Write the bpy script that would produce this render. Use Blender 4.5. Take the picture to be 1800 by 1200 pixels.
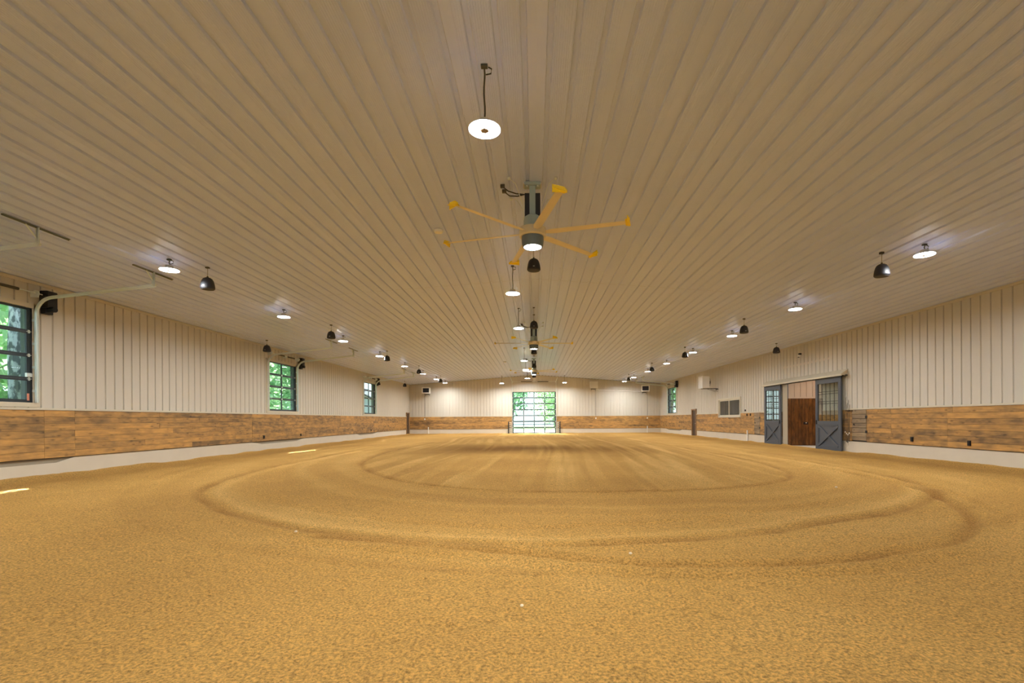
import bpy, bmesh, math, random
import numpy as np
from mathutils import Matrix, Vector

# ------------------------------------------------------------------ camera, world, sun, exposure
for o in list(bpy.data.objects): bpy.data.objects.remove(o)
sc = bpy.context.scene
COL = sc.collection
H = 1.396
cam_d = bpy.data.cameras.new('camera')
cam_d.sensor_fit = 'HORIZONTAL'; cam_d.sensor_width = 36.0
cam_d.lens = 852.73 / 1800 * 36
cam_d.shift_x = -39.1 / 1800
cam_d.shift_y = 137.0 / 1800
cam_d.clip_start = 0.05; cam_d.clip_end = 400
cam = bpy.data.objects.new('camera', cam_d); COL.objects.link(cam)
cam.matrix_world = Matrix.Translation((0, 0, H)) @ Matrix.Rotation(math.pi/2, 4, 'X') @ Matrix.Rotation(-0.0058, 4, 'Z')
sc.camera = cam
sc.view_settings.view_transform = 'Standard'
sc.view_settings.look = 'None'
sc.view_settings.gamma = 1.0
sc.view_settings.use_curve_mapping = False
sc.view_settings.exposure = 0.06
sc.cycles.use_light_tree = False      # so that the sun through the glazing is sampled like the many lamps
LAMP = 26.0           # radiance of the LED rings
LAMP_W = 170.0        # downward light of each high bay, watts
LAMP_SPREAD = math.radians(166)
FANL = 70.0
SKY = 2.6
SUN = 42.0

w = bpy.data.worlds.new('world'); sc.world = w; w.use_nodes = True
nt = w.node_tree; nt.nodes.clear()
wo = nt.nodes.new('ShaderNodeOutputWorld'); bg = nt.nodes.new('ShaderNodeBackground')
tc = nt.nodes.new('ShaderNodeTexCoord'); sx = nt.nodes.new('ShaderNodeSeparateXYZ')
cr = nt.nodes.new('ShaderNodeValToRGB')
cr.color_ramp.elements[0].position = 0.0; cr.color_ramp.elements[0].color = (0.80, 0.88, 0.92, 1)
cr.color_ramp.elements[1].position = 0.7; cr.color_ramp.elements[1].color = (0.42, 0.62, 0.90, 1)
nt.links.new(tc.outputs['Generated'], sx.inputs[0]); nt.links.new(sx.outputs['Z'], cr.inputs[0])
nt.links.new(cr.outputs[0], bg.inputs['Color']); bg.inputs['Strength'].default_value = SKY
nt.links.new(bg.outputs[0], wo.inputs[0])

sun_d = bpy.data.lights.new('sun', 'SUN'); sun_d.energy = SUN; sun_d.angle = math.radians(0.6)
sun_d.color = (1.0, 0.95, 0.86)
sun = bpy.data.objects.new('sun', sun_d); COL.objects.link(sun)
sun.location = (-40, 40, 50)
sun.rotation_euler = Vector((1.55, -1.35, -1.92)).to_track_quat('-Z', 'Y').to_euler()

# ------------------------------------------------------------------ constants of the place (metres)
XL, XR, YB, YF = -12.31, 12.47, 47.89, -13.1
XM = 0.0576
EAVE, RIDGE = 4.877, 5.777
KT, KB = 1.703, 0.487
def ceil_z(x):
    return RIDGE - (RIDGE-EAVE)*((XM-x)/(XM-XL) if x < XM else (x-XM)/(XR-XM))
RND = random.Random(7)

# ------------------------------------------------------------------ materials
MATS = {}
def new_mat(name):
    m = bpy.data.materials.new(name); m.use_nodes = True; MATS[name] = m
    return m, m.node_tree.nodes, m.node_tree.links, m.node_tree.nodes['Principled BSDF']
def srgb(r, g, b):
    f = lambda c: (c/255/12.92) if c/255 <= 0.04045 else ((c/255+0.055)/1.055)**2.4
    return (f(r), f(g), f(b), 1)
def mat(name, col, rough=0.6, metal=0.0, noise=0.0, nscale=8.0, bump=0.0, emit=None, estr=0.0, spec=0.5):
    m, N, L, P = new_mat(name)
    P.inputs['Roughness'].default_value = rough; P.inputs['Metallic'].default_value = metal
    P.inputs['Specular IOR Level'].default_value = spec
    if noise or bump:
        t = N.new('ShaderNodeTexCoord'); n = N.new('ShaderNodeTexNoise'); n.inputs['Scale'].default_value = nscale
        n.inputs['Detail'].default_value = 5
        L.new(t.outputs['Object'], n.inputs['Vector'])
        r = N.new('ShaderNodeMapRange'); r.inputs[3].default_value = 1-noise; r.inputs[4].default_value = 1+noise
        L.new(n.outputs['Fac'], r.inputs[0])
        mx = N.new('ShaderNodeMix'); mx.data_type = 'RGBA'; mx.blend_type = 'MULTIPLY'; mx.inputs[0].default_value = 1
        mx.inputs[6].default_value = col; L.new(r.outputs[0], mx.inputs[7]); L.new(mx.outputs[2], P.inputs['Base Color'])
        if bump:
            b = N.new('ShaderNodeBump'); b.inputs['Strength'].default_value = bump; b.inputs['Distance'].default_value = 0.02
            L.new(n.outputs['Fac'], b.inputs['Height']); L.new(b.outputs[0], P.inputs['Normal'])
    else:
        P.inputs['Base Color'].default_value = col
    if emit:
        P.inputs['Emission Color'].default_value = emit; P.inputs['Emission Strength'].default_value = estr
    return m

mat('liner_ceiling', srgb(196, 209, 247), 0.28, noise=0.03, nscale=0.7, spec=0.9)
mat('liner_wall', srgb(202, 196, 182), 0.45, noise=0.03, nscale=0.7)
mat('tan_trim', srgb(204, 196, 174), 0.45)
mat('concrete', srgb(208, 198, 178), 0.85, noise=0.06, nscale=2.2, bump=0.15)
mat('concrete_shaded', srgb(150, 138, 118), 0.9, noise=0.06, nscale=3)  # concrete with the shade of the dips put into its colour
mat('aisle_concrete', srgb(214, 206, 190), 0.7, noise=0.05, nscale=3)
mat('backing', srgb(150, 140, 122), 0.8)
mat('reveal', srgb(96, 104, 112), 0.6)
mat('door_frame', srgb(58, 66, 70), 0.4, metal=0.3)
mat('galvanised', srgb(222, 230, 226), 0.35, metal=0.35)
mat('dark_steel', srgb(86, 84, 74), 0.5, metal=0.6)
mat('angle_steel', srgb(128, 130, 118), 0.45, metal=0.5)
mat('black_plastic', srgb(24, 24, 26), 0.5)
mat('speaker_black', srgb(40, 40, 44), 0.55)
mat('speaker_grille', srgb(62, 62, 66), 0.7, noise=0.3, nscale=120)
mat('white_paint', srgb(232, 230, 222), 0.45)
mat('fan_grey', srgb(158, 176, 178), 0.4)
mat('fan_dark', srgb(30, 33, 42), 0.4)
mat('fan_collar', srgb(96, 110, 118), 0.35)
mat('brass', srgb(222, 212, 182), 0.28, metal=0.6)
mat('blade_metal', srgb(226, 214, 184), 0.42, metal=0.25)
mat('winglet_yellow', srgb(255, 224, 40), 0.45)
mat('slider_grey', srgb(74, 80, 88), 0.5, noise=0.05, nscale=2)
mat('brown_door', srgb(78, 60, 44), 0.6, noise=0.2, nscale=4)
mat('brown_frame', srgb(150, 118, 82), 0.6)
mat('pink_liner', srgb(214, 190, 164), 0.5)
mat('red_tag', srgb(226, 150, 126), 0.6)
mat('led', (1, 1, 1, 1), 0.5, emit=(0.98, 0.985, 1.0, 1), estr=LAMP)
mat('fan_led', (1, 1, 1, 1), 0.5, emit=(0.90, 0.97, 1.0, 1), estr=FANL)
mat('lamp_cap', srgb(150, 136, 120), 0.6)
mat('lamp_house', srgb(196, 192, 184), 0.5, metal=0.2)
mat('lawn', srgb(130, 164, 96), 0.9, noise=0.25, nscale=1.3)
mat('gravel', srgb(196, 192, 184), 0.9, noise=0.1, nscale=3)
mat('fence_white', srgb(120, 128, 128), 0.6)
mat('siding', srgb(226, 230, 232), 0.6)
mat('roof_grey', srgb(90, 94, 100), 0.7)
mat('room_grey', srgb(132, 126, 118), 0.8)
mat('stone', srgb(238, 220, 186), 0.7)

def leaf_mat(name, a, b):
    m, N, L, P = new_mat(name)
    oi = N.new('ShaderNodeTexCoord'); n = N.new('ShaderNodeTexNoise'); n.inputs['Scale'].default_value = 1.1
    n.inputs['Detail'].default_value = 6
    L.new(oi.outputs['Object'], n.inputs['Vector'])
    c = N.new('ShaderNodeValToRGB'); c.color_ramp.elements[0].position = .35; c.color_ramp.elements[1].position = .65
    c.color_ramp.elements[0].color = a; c.color_ramp.elements[1].color = b
    L.new(n.outputs['Fac'], c.inputs[0]); L.new(c.outputs[0], P.inputs['Base Color'])
    P.inputs['Roughness'].default_value = 0.6
    tr = N.new('ShaderNodeBsdfTranslucent'); L.new(c.outputs[0], tr.inputs['Color'])
    mx = N.new('ShaderNodeMixShader'); mx.inputs[0].default_value = 0.62
    out = N['Material Output']
    L.new(P.outputs[0], mx.inputs[1]); L.new(tr.outputs[0], mx.inputs[2]); L.new(mx.outputs[0], out.inputs[0])
leaf_mat('leaf_fresh', srgb(150, 196, 128), srgb(214, 234, 190))
leaf_mat('leaf_deep', srgb(130, 184, 126), srgb(196, 226, 184))

def bark_mat(name, base, dark, scale):
    m, N, L, P = new_mat(name)
    t = N.new('ShaderNodeTexCoord'); mp = N.new('ShaderNodeMapping'); mp.inputs['Scale'].default_value = (scale, scale, scale*.5)
    n = N.new('ShaderNodeTexNoise'); n.inputs['Scale'].default_value = 3; n.inputs['Detail'].default_value = 6
    L.new(t.outputs['Object'], mp.inputs[0]); L.new(mp.outputs[0], n.inputs['Vector'])
    c = N.new('ShaderNodeValToRGB'); c.color_ramp.elements[0].position = .45; c.color_ramp.elements[1].position = .56
    c.color_ramp.elements[0].color = dark; c.color_ramp.elements[1].color = base
    L.new(n.outputs['Fac'], c.inputs[0]); L.new(c.outputs[0], P.inputs['Base Color']); P.inputs['Roughness'].default_value = .9
bark_mat('bark_pale', srgb(206, 206, 200), srgb(96, 100, 98), 2.5)
bark_mat('bark_brown', srgb(140, 124, 104), srgb(80, 70, 60), 2.0)

def glass_mat(name, ior, tint, rough=0.0):
    m, N, L, P = new_mat(name); N.remove(P)
    fr = N.new('ShaderNodeFresnel'); ge = N.new('ShaderNodeNewGeometry')      # thin pane: same reflectance from both faces
    mi = N.new('ShaderNodeMath'); mi.operation = 'MULTIPLY_ADD'; mi.inputs[1].default_value = 1/ior-ior; mi.inputs[2].default_value = ior
    L.new(ge.outputs['Backfacing'], mi.inputs[0]); L.new(mi.outputs[0], fr.inputs['IOR'])
    tr = N.new('ShaderNodeBsdfTransparent'); tr.inputs['Color'].default_value = tint
    gl = N.new('ShaderNodeBsdfGlossy'); gl.inputs['Roughness'].default_value = rough
    mx = N.new('ShaderNodeMixShader')
    L.new(fr.outputs[0], mx.inputs[0]); L.new(tr.outputs[0], mx.inputs[1]); L.new(gl.outputs[0], mx.inputs[2])
    L.new(mx.outputs[0], N['Material Output'].inputs[0])
glass_mat('glass', 1.3, (0.90, 0.965, 0.94, 1))
glass_mat('glass_slider', 2.6, (0.72, 0.78, 0.76, 1), 0.01)
glass_mat('glass_tint', 1.6, (0.62, 0.64, 0.62, 1), 0.01)

def wood_mat(name, stops, grain=0.22, dark_knots=True, rough=0.6, vertical=False, seed_span=40.0):
    """boards: a tint per board, grain along the board's own length, knots"""
    m, N, L, P = new_mat(name)
    t = N.new('ShaderNodeTexCoord'); oi = N.new('ShaderNodeObjectInfo')
    ad = N.new('ShaderNodeVectorMath'); ad.operation = 'ADD'
    sc_ = N.new('ShaderNodeMath'); sc_.operation = 'MULTIPLY'; sc_.inputs[1].default_value = seed_span
    L.new(oi.outputs['Random'], sc_.inputs[0])
    L.new(t.outputs['Object'], ad.inputs[0]); L.new(sc_.outputs[0], ad.inputs[1])
    mp = N.new('ShaderNodeMapping')
    mp.inputs['Scale'].default_value = (14, 14, 1.0) if vertical else (1.0, 14, 14)
    L.new(ad.outputs[0], mp.inputs[0])
    n = N.new('ShaderNodeTexNoise'); n.inputs['Scale'].default_value = 1.6; n.inputs['Detail'].default_value = 7; n.inputs['Roughness'].default_value = .62
    L.new(mp.outputs[0], n.inputs['Vector'])
    mp2 = N.new('ShaderNodeMapping'); mp2.inputs['Scale'].default_value = (6, 6, 2.2) if vertical else (2.2, 6, 6)
    L.new(ad.outputs[0], mp2.inputs[0])
    n2 = N.new('ShaderNodeTexNoise'); n2.inputs['Scale'].default_value = 1.1; n2.inputs['Detail'].default_value = 3
    L.new(mp2.outputs[0], n2.inputs['Vector'])
    c = N.new('ShaderNodeValToRGB')
    while len(c.color_ramp.elements) < len(stops): c.color_ramp.elements.new(0.5)
    for e, (p, col) in zip(c.color_ramp.elements, stops): e.position = p; e.color = col
    # tint factor = random + patchy noise
    a = N.new('ShaderNodeMath'); a.operation = 'MULTIPLY_ADD'; a.inputs[1].default_value = 0.50
    nr = N.new('ShaderNodeMapRange'); nr.inputs[1].default_value = .3; nr.inputs[2].default_value = .7; nr.inputs[3].default_value = -0.12; nr.inputs[4].default_value = 0.58
    L.new(n2.outputs['Fac'], nr.inputs[0]); L.new(oi.outputs['Random'], a.inputs[0]); L.new(nr.outputs[0], a.inputs[2])
    L.new(a.outputs[0], c.inputs[0])
    gr = N.new('ShaderNodeMapRange'); gr.inputs[1].default_value = .3; gr.inputs[2].default_value = .7
    gr.inputs[3].default_value = 1-grain; gr.inputs[4].default_value = 1+grain
    L.new(n.outputs['Fac'], gr.inputs[0])
    m1 = N.new('ShaderNodeMix'); m1.data_type = 'RGBA'; m1.blend_type = 'MULTIPLY'; m1.inputs[0].default_value = 1
    L.new(c.outputs[0], m1.inputs[6]); L.new(gr.outputs[0], m1.inputs[7])
    last = m1.outputs[2]
    if dark_knots:
        v = N.new('ShaderNodeTexVoronoi'); mp3 = N.new('ShaderNodeMapping')
        mp3.inputs['Scale'].default_value = (7, 7, 3.0) if vertical else (3.0, 7, 7)
        L.new(ad.outputs[0], mp3.inputs[0]); L.new(mp3.outputs[0], v.inputs['Vector']); v.inputs['Scale'].default_value = 1.0
        k = N.new('ShaderNodeMapRange'); k.inputs[1].default_value = .05; k.inputs[2].default_value = .24; k.inputs[3].default_value = .45; k.inputs[4].default_value = 1
        L.new(v.outputs['Distance'], k.inputs[0])
        m2 = N.new('ShaderNodeMix'); m2.data_type = 'RGBA'; m2.blend_type = 'MULTIPLY'; m2.inputs[0].default_value = 1
        L.new(last, m2.inputs[6]); L.new(k.outputs[0], m2.inputs[7]); last = m2.outputs[2]
    L.new(last, P.inputs['Base Color']); P.inputs['Roughness'].default_value = rough
    b = N.new('ShaderNodeBump'); b.inputs['Strength'].default_value = .25; b.inputs['Distance'].default_value = .004
    L.new(n.outputs['Fac'], b.inputs['Height']); L.new(b.outputs[0], P.inputs['Normal'])
wood_mat('plank_wood', [(0.0, srgb(112, 88, 58)), (0.3, srgb(150, 116, 70)), (0.62, srgb(178, 136, 78)), (1.0, srgb(200, 152, 84))])
wood_mat('grey_wood', [(0.0, srgb(120, 104, 82)), (0.5, srgb(142, 122, 94)), (1.0, srgb(162, 140, 106))])
wood_mat('stall_wood', [(0.0, srgb(74, 44, 20)), (0.5, srgb(112, 70, 32)), (1.0, srgb(146, 94, 44))], grain=0.4, vertical=True, rough=0.35)
wood_mat('post_wood', [(0.0, srgb(64, 50, 36)), (1.0, srgb(84, 66, 48))], vertical=True)

def sand_mat():
    m, N, L, P = new_mat('sand')
    t = N.new('ShaderNodeTexCoord')
    at = N.new('ShaderNodeAttribute'); at.attribute_name = 'sand_tone'
    def noise(scale, det=6, ro=.6):
        n = N.new('ShaderNodeTexNoise'); n.inputs['Scale'].default_value = scale; n.inputs['Detail'].default_value = det; n.inputs['Roughness'].default_value = ro
        L.new(t.outputs['Object'], n.inputs['Vector']); return n
    n1 = noise(0.35, 4); n2 = noise(48, 6, .7); n3 = noise(110, 4, .7)
    c = N.new('ShaderNodeValToRGB')
    c.color_ramp.elements[0].position = 0.0; c.color_ramp.elements[0].color = srgb(172, 124, 60)
    c.color_ramp.elements[1].position = 1.0; c.color_ramp.elements[1].color = srgb(244, 200, 122)
    e = c.color_ramp.elements.new(0.5); e.color = srgb(212, 164, 88)
    s = N.new('ShaderNodeMath'); s.operation = 'MULTIPLY_ADD'; s.inputs[1].default_value = .5; s.inputs[2].default_value = -.25
    L.new(n1.outputs['Fac'], s.inputs[0])
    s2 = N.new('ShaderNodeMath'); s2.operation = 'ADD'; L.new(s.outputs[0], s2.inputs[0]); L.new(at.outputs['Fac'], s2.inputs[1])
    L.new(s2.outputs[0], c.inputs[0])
    g = N.new('ShaderNodeMapRange'); g.inputs[1].default_value = .34; g.inputs[2].default_value = .60; g.inputs[3].default_value = .46; g.inputs[4].default_value = 1.34
    L.new(n2.outputs['Fac'], g.inputs[0])
    mx = N.new('ShaderNodeMix'); mx.data_type = 'RGBA'; mx.blend_type = 'MULTIPLY'; mx.inputs[0].default_value = 1
    L.new(c.outputs[0], mx.inputs[6]); L.new(g.outputs[0], mx.inputs[7])
    g3 = N.new('ShaderNodeMapRange'); g3.inputs[1].default_value = .60; g3.inputs[2].default_value = .74; g3.inputs[3].default_value = 0; g3.inputs[4].default_value = .35
    L.new(n3.outputs['Fac'], g3.inputs[0])
    mx2 = N.new('ShaderNodeMix'); mx2.data_type = 'RGBA'; mx2.inputs[7].default_value = srgb(250, 230, 184)
    L.new(g3.outputs[0], mx2.inputs[0]); L.new(mx.outputs[2], mx2.inputs[6])
    L.new(mx2.outputs[2], P.inputs['Base Color'])
    P.inputs['Roughness'].default_value = .95; P.inputs['Specular IOR Level'].default_value = .15
    vo = N.new('ShaderNodeTexVoronoi'); vo.inputs['Scale'].default_value = 52; L.new(t.outputs['Object'], vo.inputs['Vector'])
    hs = N.new('ShaderNodeMath'); hs.operation = 'MULTIPLY_ADD'; hs.inputs[1].default_value = -.55
    L.new(vo.outputs['Distance'], hs.inputs[0]); L.new(n2.outputs['Fac'], hs.inputs[2])
    b = N.new('ShaderNodeBump'); b.inputs['Strength'].default_value = 1.0; b.inputs['Distance'].default_value = .050
    L.new(hs.outputs[0], b.inputs['Height'])
    b2 = N.new('ShaderNodeBump'); b2.inputs['Strength'].default_value = .7; b2.inputs['Distance'].default_value = .018
    L.new(n3.outputs['Fac'], b2.inputs['Height']); L.new(b.outputs[0], b2.inputs['Normal'])
    L.new(b2.outputs[0], P.inputs['Normal'])
sand_mat()

# ------------------------------------------------------------------ mesh helpers
class MB:
    def __init__(s, f=None): s.v = []; s.f = []; s.map = f
    def add(s, vs, fs):
        b = len(s.v)
        s.v += [tuple(s.map(*p)) if s.map else tuple(p) for p in vs]
        s.f += [tuple(i+b for i in f) for f in fs]; return s
    def box(s, a, b):
        (x0, y0, z0), (x1, y1, z1) = a, b
        return s.add([(x0,y0,z0),(x1,y0,z0),(x1,y1,z0),(x0,y1,z0),(x0,y0,z1),(x1,y0,z1),(x1,y1,z1),(x0,y1,z1)],
                     [(0,3,2,1),(4,5,6,7),(0,1,5,4),(1,2,6,5),(2,3,7,6),(3,0,4,7)])
    def cbox(s, c, d): return s.box([c[i]-d[i]/2 for i in range(3)], [c[i]+d[i]/2 for i in range(3)])
    def rbox(s, a, b, r=0.01):
        """box with chamfered edges along its longest horizontal faces"""
        (x0, y0, z0), (x1, y1, z1) = a, b
        ring = lambda x, k: [(x,y0+k,z0+r+k),(x,y0+r+k,z0+k),(x,y1-r-k,z0+k),(x,y1-k,z0+r+k),(x,y1-k,z1-r-k),(x,y1-r-k,z1-k),(x,y0+r+k,z1-k),(x,y0+k,z1-r-k)]
        vs = ring(x0, 0)+ring(x1, 0)
        fs = [tuple(range(7,-1,-1)), tuple(range(8,16))]+[(i,(i+1)%8,(i+1)%8+8,i+8) for i in range(8)]
        return s.add(vs, fs)
    def lathe(s, prof, n=20, c=(0,0,0)):
        vs = []; fs = []; m = len(prof)
        for r, z in prof:
            for k in range(n):
                a = 2*math.pi*k/n; vs.append((c[0]+max(r,1e-4)*math.cos(a), c[1]+max(r,1e-4)*math.sin(a), c[2]+z))
        for i in range(m-1):
            for k in range(n):
                fs.append((i*n+k, i*n+(k+1)%n, (i+1)*n+(k+1)%n, (i+1)*n+k))
        if prof[0][0] > 1e-3: fs.append(tuple(range(n-1,-1,-1)))
        if prof[-1][0] > 1e-3: fs.append(tuple((m-1)*n+k for k in range(n)))
        return s.add(vs, fs)
    def annulus(s, r0, r1, z0, z1, n=24, c=(0,0,0)):
        vs = []
        for r, z in ((r0,z0),(r1,z0),(r1,z1),(r0,z1)):
            for k in range(n):
                a = 2*math.pi*k/n; vs.append((c[0]+r*math.cos(a), c[1]+r*math.sin(a), c[2]+z))
        fs = []
        for i in range(4):
            for k in range(n):
                j = (i+1)%4; fs.append((i*n+k, i*n+(k+1)%n, j*n+(k+1)%n, j*n+k))
        return s.add(vs, fs)
    def tube(s, pts, r, n=8):
        pts = [Vector(p) for p in pts]; vs = []; fs = []
        rr = r if isinstance(r, (list, tuple)) else [r]*len(pts)
        up = None
        for i, p in enumerate(pts):
            d = (pts[min(i+1,len(pts)-1)]-pts[max(i-1,0)]).normalized()
            if up is None:
                up = Vector((0,0,1)) if abs(d.z) < .9 else Vector((1,0,0))
            a = d.cross(up).normalized(); b = d.cross(a).normalized(); up = a.cross(d) if False else up
            for k in range(n):
                t = 2*math.pi*k/n; q = p+(a*math.cos(t)+b*math.sin(t))*rr[i]; vs.append(tuple(q))
        for i in range(len(pts)-1):
            for k in range(n): fs.append((i*n+k, i*n+(k+1)%n, (i+1)*n+(k+1)%n, (i+1)*n+k))
        fs.append(tuple(range(n-1,-1,-1))); fs.append(tuple((len(pts)-1)*n+k for k in range(n)))
        return s.add(vs, fs)
    def bar(s, p, q, w_, h_, up=(0,0,1)):
        """rectangular bar from p to q"""
        p = Vector(p); q = Vector(q); d = (q-p).normalized(); u = Vector(up)
        a = d.cross(u).normalized()*w_/2; b = a.cross(d).normalized()*h_/2
        vs = [tuple(x) for x in (p-a-b,p+a-b,p+a+b,p-a+b,q-a-b,q+a-b,q+a+b,q-a+b)]
        return s.add(vs, [(0,3,2,1),(4,5,6,7),(0,1,5,4),(1,2,6,5),(2,3,7,6),(3,0,4,7)])
    def prism(s, poly, a, b, axis):
        """polygon given in the two other axes, extruded along axis from a to b"""
        def P(u, v, w_):
            return (w_, u, v) if axis == 0 else ((u, w_, v) if axis == 1 else (u, v, w_))
        n = len(poly); vs = [P(u, v, a) for u, v in poly]+[P(u, v, b) for u, v in poly]
        return s.add(vs, [tuple(range(n-1,-1,-1)), tuple(range(n, 2*n))]+[(i,(i+1)%n,(i+1)%n+n,i+n) for i in range(n)])
    def sweep(s, path, u0, u1, t):
        """flat strip following path [(off,z)] between u0 and u1, thickness t (own coordinates u,off,z)"""
        n = len(path); vs = []
        for i, (o, z) in enumerate(path):
            o0, z0 = path[max(i-1,0)]; o1, z1 = path[min(i+1,n-1)]
            d = math.hypot(o1-o0, z1-z0); no, nz = -(z1-z0)/d*t/2, (o1-o0)/d*t/2
            vs += [(u0,o+no,z+nz),(u1,o+no,z+nz),(u1,o-no,z-nz),(u0,o-no,z-nz)]
        fs = [(0,1,2,3), tuple(4*(n-1)+k for k in (3,2,1,0))]
        for i in range(n-1):
            for k in range(4): fs.append((4*i+k, 4*i+(k+1)%4, 4*i+4+(k+1)%4, 4*i+4+k))
        return s.add(vs, fs)
    def mesh(s, name, m, smooth=False, fix=True):
        me = bpy.data.meshes.new(name); me.from_pydata(s.v, [], s.f)
        if fix:
            bm = bmesh.new(); bm.from_mesh(me); bmesh.ops.recalc_face_normals(bm, faces=bm.faces); bm.to_mesh(me); bm.free()
        if m: me.materials.append(MATS[m])
        if smooth:
            me.polygons.foreach_set('use_smooth', [True]*len(me.polygons))
            me.set_sharp_from_angle(angle=math.radians(35))
        me.update(); return me
    def build(s, name, m, parent=None, loc=(0,0,0), smooth=False, **k):
        o = bpy.data.objects.new(name, s.mesh(name, m, smooth)); COL.objects.link(o)
        o.location = loc; o.parent = parent
        for a, b in k.items(): o[a] = b
        return o
def inst(name, me, parent=None, loc=(0,0,0), rot=(0,0,0), scale=None, **k):
    o = bpy.data.objects.new(name, me); COL.objects.link(o); o.location = loc; o.rotation_euler = rot; o.parent = parent
    if scale: o.scale = scale
    for a, b in k.items(): o[a] = b
    return o
def thing(name, loc, label=None, category=None, group=None, kind=None, rz=0):
    o = bpy.data.objects.new(name, None); COL.objects.link(o); o.location = loc; o.rotation_euler = (0,0,rz)
    o.empty_display_size = .2
    if label: o['label'] = label
    if category: o['category'] = category
    if group: o['group'] = group
    if kind: o['kind'] = kind
    return o
def tag(o, label, category=None, group=None, kind=None):
    o['label'] = label
    if category: o['category'] = category
    if group: o['group'] = group
    if kind: o['kind'] = kind
    return o
def copy_tree(o, parent=None):
    c = o.copy(); COL.objects.link(c); c.parent = parent
    for ch in list(o.children): copy_tree(ch, c)
    return c
# wall coordinates: u along the wall, off into the room, z up
WM = {'left': lambda u, o, z: (XL+o, u, z), 'right': lambda u, o, z: (XR-o, u, z), 'back': lambda u, o, z: (u, YB-o, z)}
def wmap(side, org=(0,0,0)):
    f = WM[side]
    def g(u, o, z):
        p = f(u, o, z); return (p[0]-org[0], p[1]-org[1], p[2]-org[2])
    return g

# openings  (u0,u1,z0,z1)
OPEN = {
 'left': [(-3.55,-.82,1.88,4.19), (9.17,11.90,1.88,4.19), (22.41,25.07,1.88,4.19), (34.90,37.51,1.88,4.19), (46.57,47.62,0,2.10)],  # opening behind the camera is unseen, added for more daylight
 'right': [(42.36,45.12,1.88,4.19), (37.22,38.27,0,2.10), (29.21,32.72,1.45,2.70), (20.9,24.33,0,3.10)],
 'back': [(-2.14,2.14,0,4.13)],
}

def slab(mb, us, zs, o0, o1, openings, ztop=None):
    """wall slab made of cells, with real openings and their reveals"""
    us = sorted(set(us)); zs = sorted(set(zs)); nz = len(zs)-1
    def solid(i, j):
        if i < 0 or j < 0 or i >= len(us)-1 or j >= nz: return False
        u = (us[i]+us[i+1])/2; z = (zs[j]+zs[j+1])/2
        return not any(a-1e-6 < u < b+1e-6 and c-1e-6 < z < d+1e-6 for a, b, c, d in openings)
    def Z(i, j): return ztop(us[i]) if (ztop and j == nz) else zs[j]
    for i in range(len(us)-1):
        for j in range(nz):
            if not solid(i, j): continue
            q = [(us[i],Z(i,j)),(us[i+1],Z(i+1,j)),(us[i+1],Z(i+1,j+1)),(us[i],Z(i,j+1))]
            mb.add([(u,o1,z) for u,z in q], [(0,1,2,3)]); mb.add([(u,o0,z) for u,z in q], [(0,3,2,1)])
            for (di,dj),(a,b) in (((0,-1),(0,1)),((1,0),(1,2)),((0,1),(2,3)),((-1,0),(3,0))):
                if not solid(i+di, j+dj):
                    mb.add([(q[a][0],o0,q[a][1]),(q[b][0],o0,q[b][1]),(q[b][0],o1,q[b][1]),(q[a][0],o1,q[a][1])], [(0,1,2,3)])

def ribbed(mb, u0, u1, ribs, zb, zt, openings, rh=-0.030, wb=0.050, wt=0.030, base=0.006):
    """ribbed metal sheet between u0 and u1; ribs = rib centres; zt number or function of u"""
    pts = {u0: base, u1: base}
    for r in ribs:
        for du, o in ((-wb/2,base),(-wt/2,base+rh),(wt/2,base+rh),(wb/2,base)):
            if u0 <= r+du <= u1: pts[round(r+du,5)] = o
    def off(u):
        for r in ribs:
            d = abs(u-r)
            if d < wb/2: return base+rh*min(1, (wb/2-d)/(wb/2-wt/2))
        return base
    for a, b, c, d in openings:
        for e in (a, b):
            if u0 < e < u1: pts[round(e,5)] = off(e)
    us = sorted(pts)
    top = zt if callable(zt) else (lambda u: zt)
    for p, q in zip(us, us[1:]):
        if q-p < 1e-5: continue
        mid = (p+q)/2
        cuts = [(c, d) for a, b, c, d in openings if a < mid < b]
        spans = [(zb, None)]
        for c, d in sorted(cuts):
            z0 = spans[-1][0]; spans[-1] = (z0, c); spans.append((d, None))
        for z0, z1 in spans:
            za, zb_ = (top(p), top(q)) if z1 is None else (z1, z1)
            if min(za, zb_)-z0 < 1e-4: continue
            mb.add([(p,pts[p],z0),(q,pts[q],z0),(q,pts[q],zb_),(p,pts[p],za)], [(0,1,2,3)])

# ------------------------------------------------------------------ floor: harrowed sand
def vnoise(x, y, seed, per=256):
    r = np.random.RandomState(seed).rand(per, per)
    xi = np.floor(x).astype(int); yi = np.floor(y).astype(int); fx = x-xi; fy = y-yi
    fx = fx*fx*(3-2*fx); fy = fy*fy*(3-2*fy)
    g = lambda a, b: r[a % per, b % per]
    return (g(xi,yi)*(1-fx)+g(xi+1,yi)*fx)*(1-fy)+(g(xi,yi+1)*(1-fx)+g(xi+1,yi+1)*fx)*fy
def smooth_line(pts, n=12):
    pts = np.array(pts, float); out = []
    P = np.vstack([2*pts[0]-pts[1], pts, 2*pts[-1]-pts[-2]])
    for i in range(1, len(P)-2):
        for t in np.linspace(0, 1, n, endpoint=False):
            a, b, c, d = P[i-1:i+3]
            out.append(.5*((2*b)+(-a+c)*t+(2*a-5*b+4*c-d)*t*t+(-a+3*b-3*c+d)*t**3))
    out.append(pts[-1]); return np.array(out)
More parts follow.
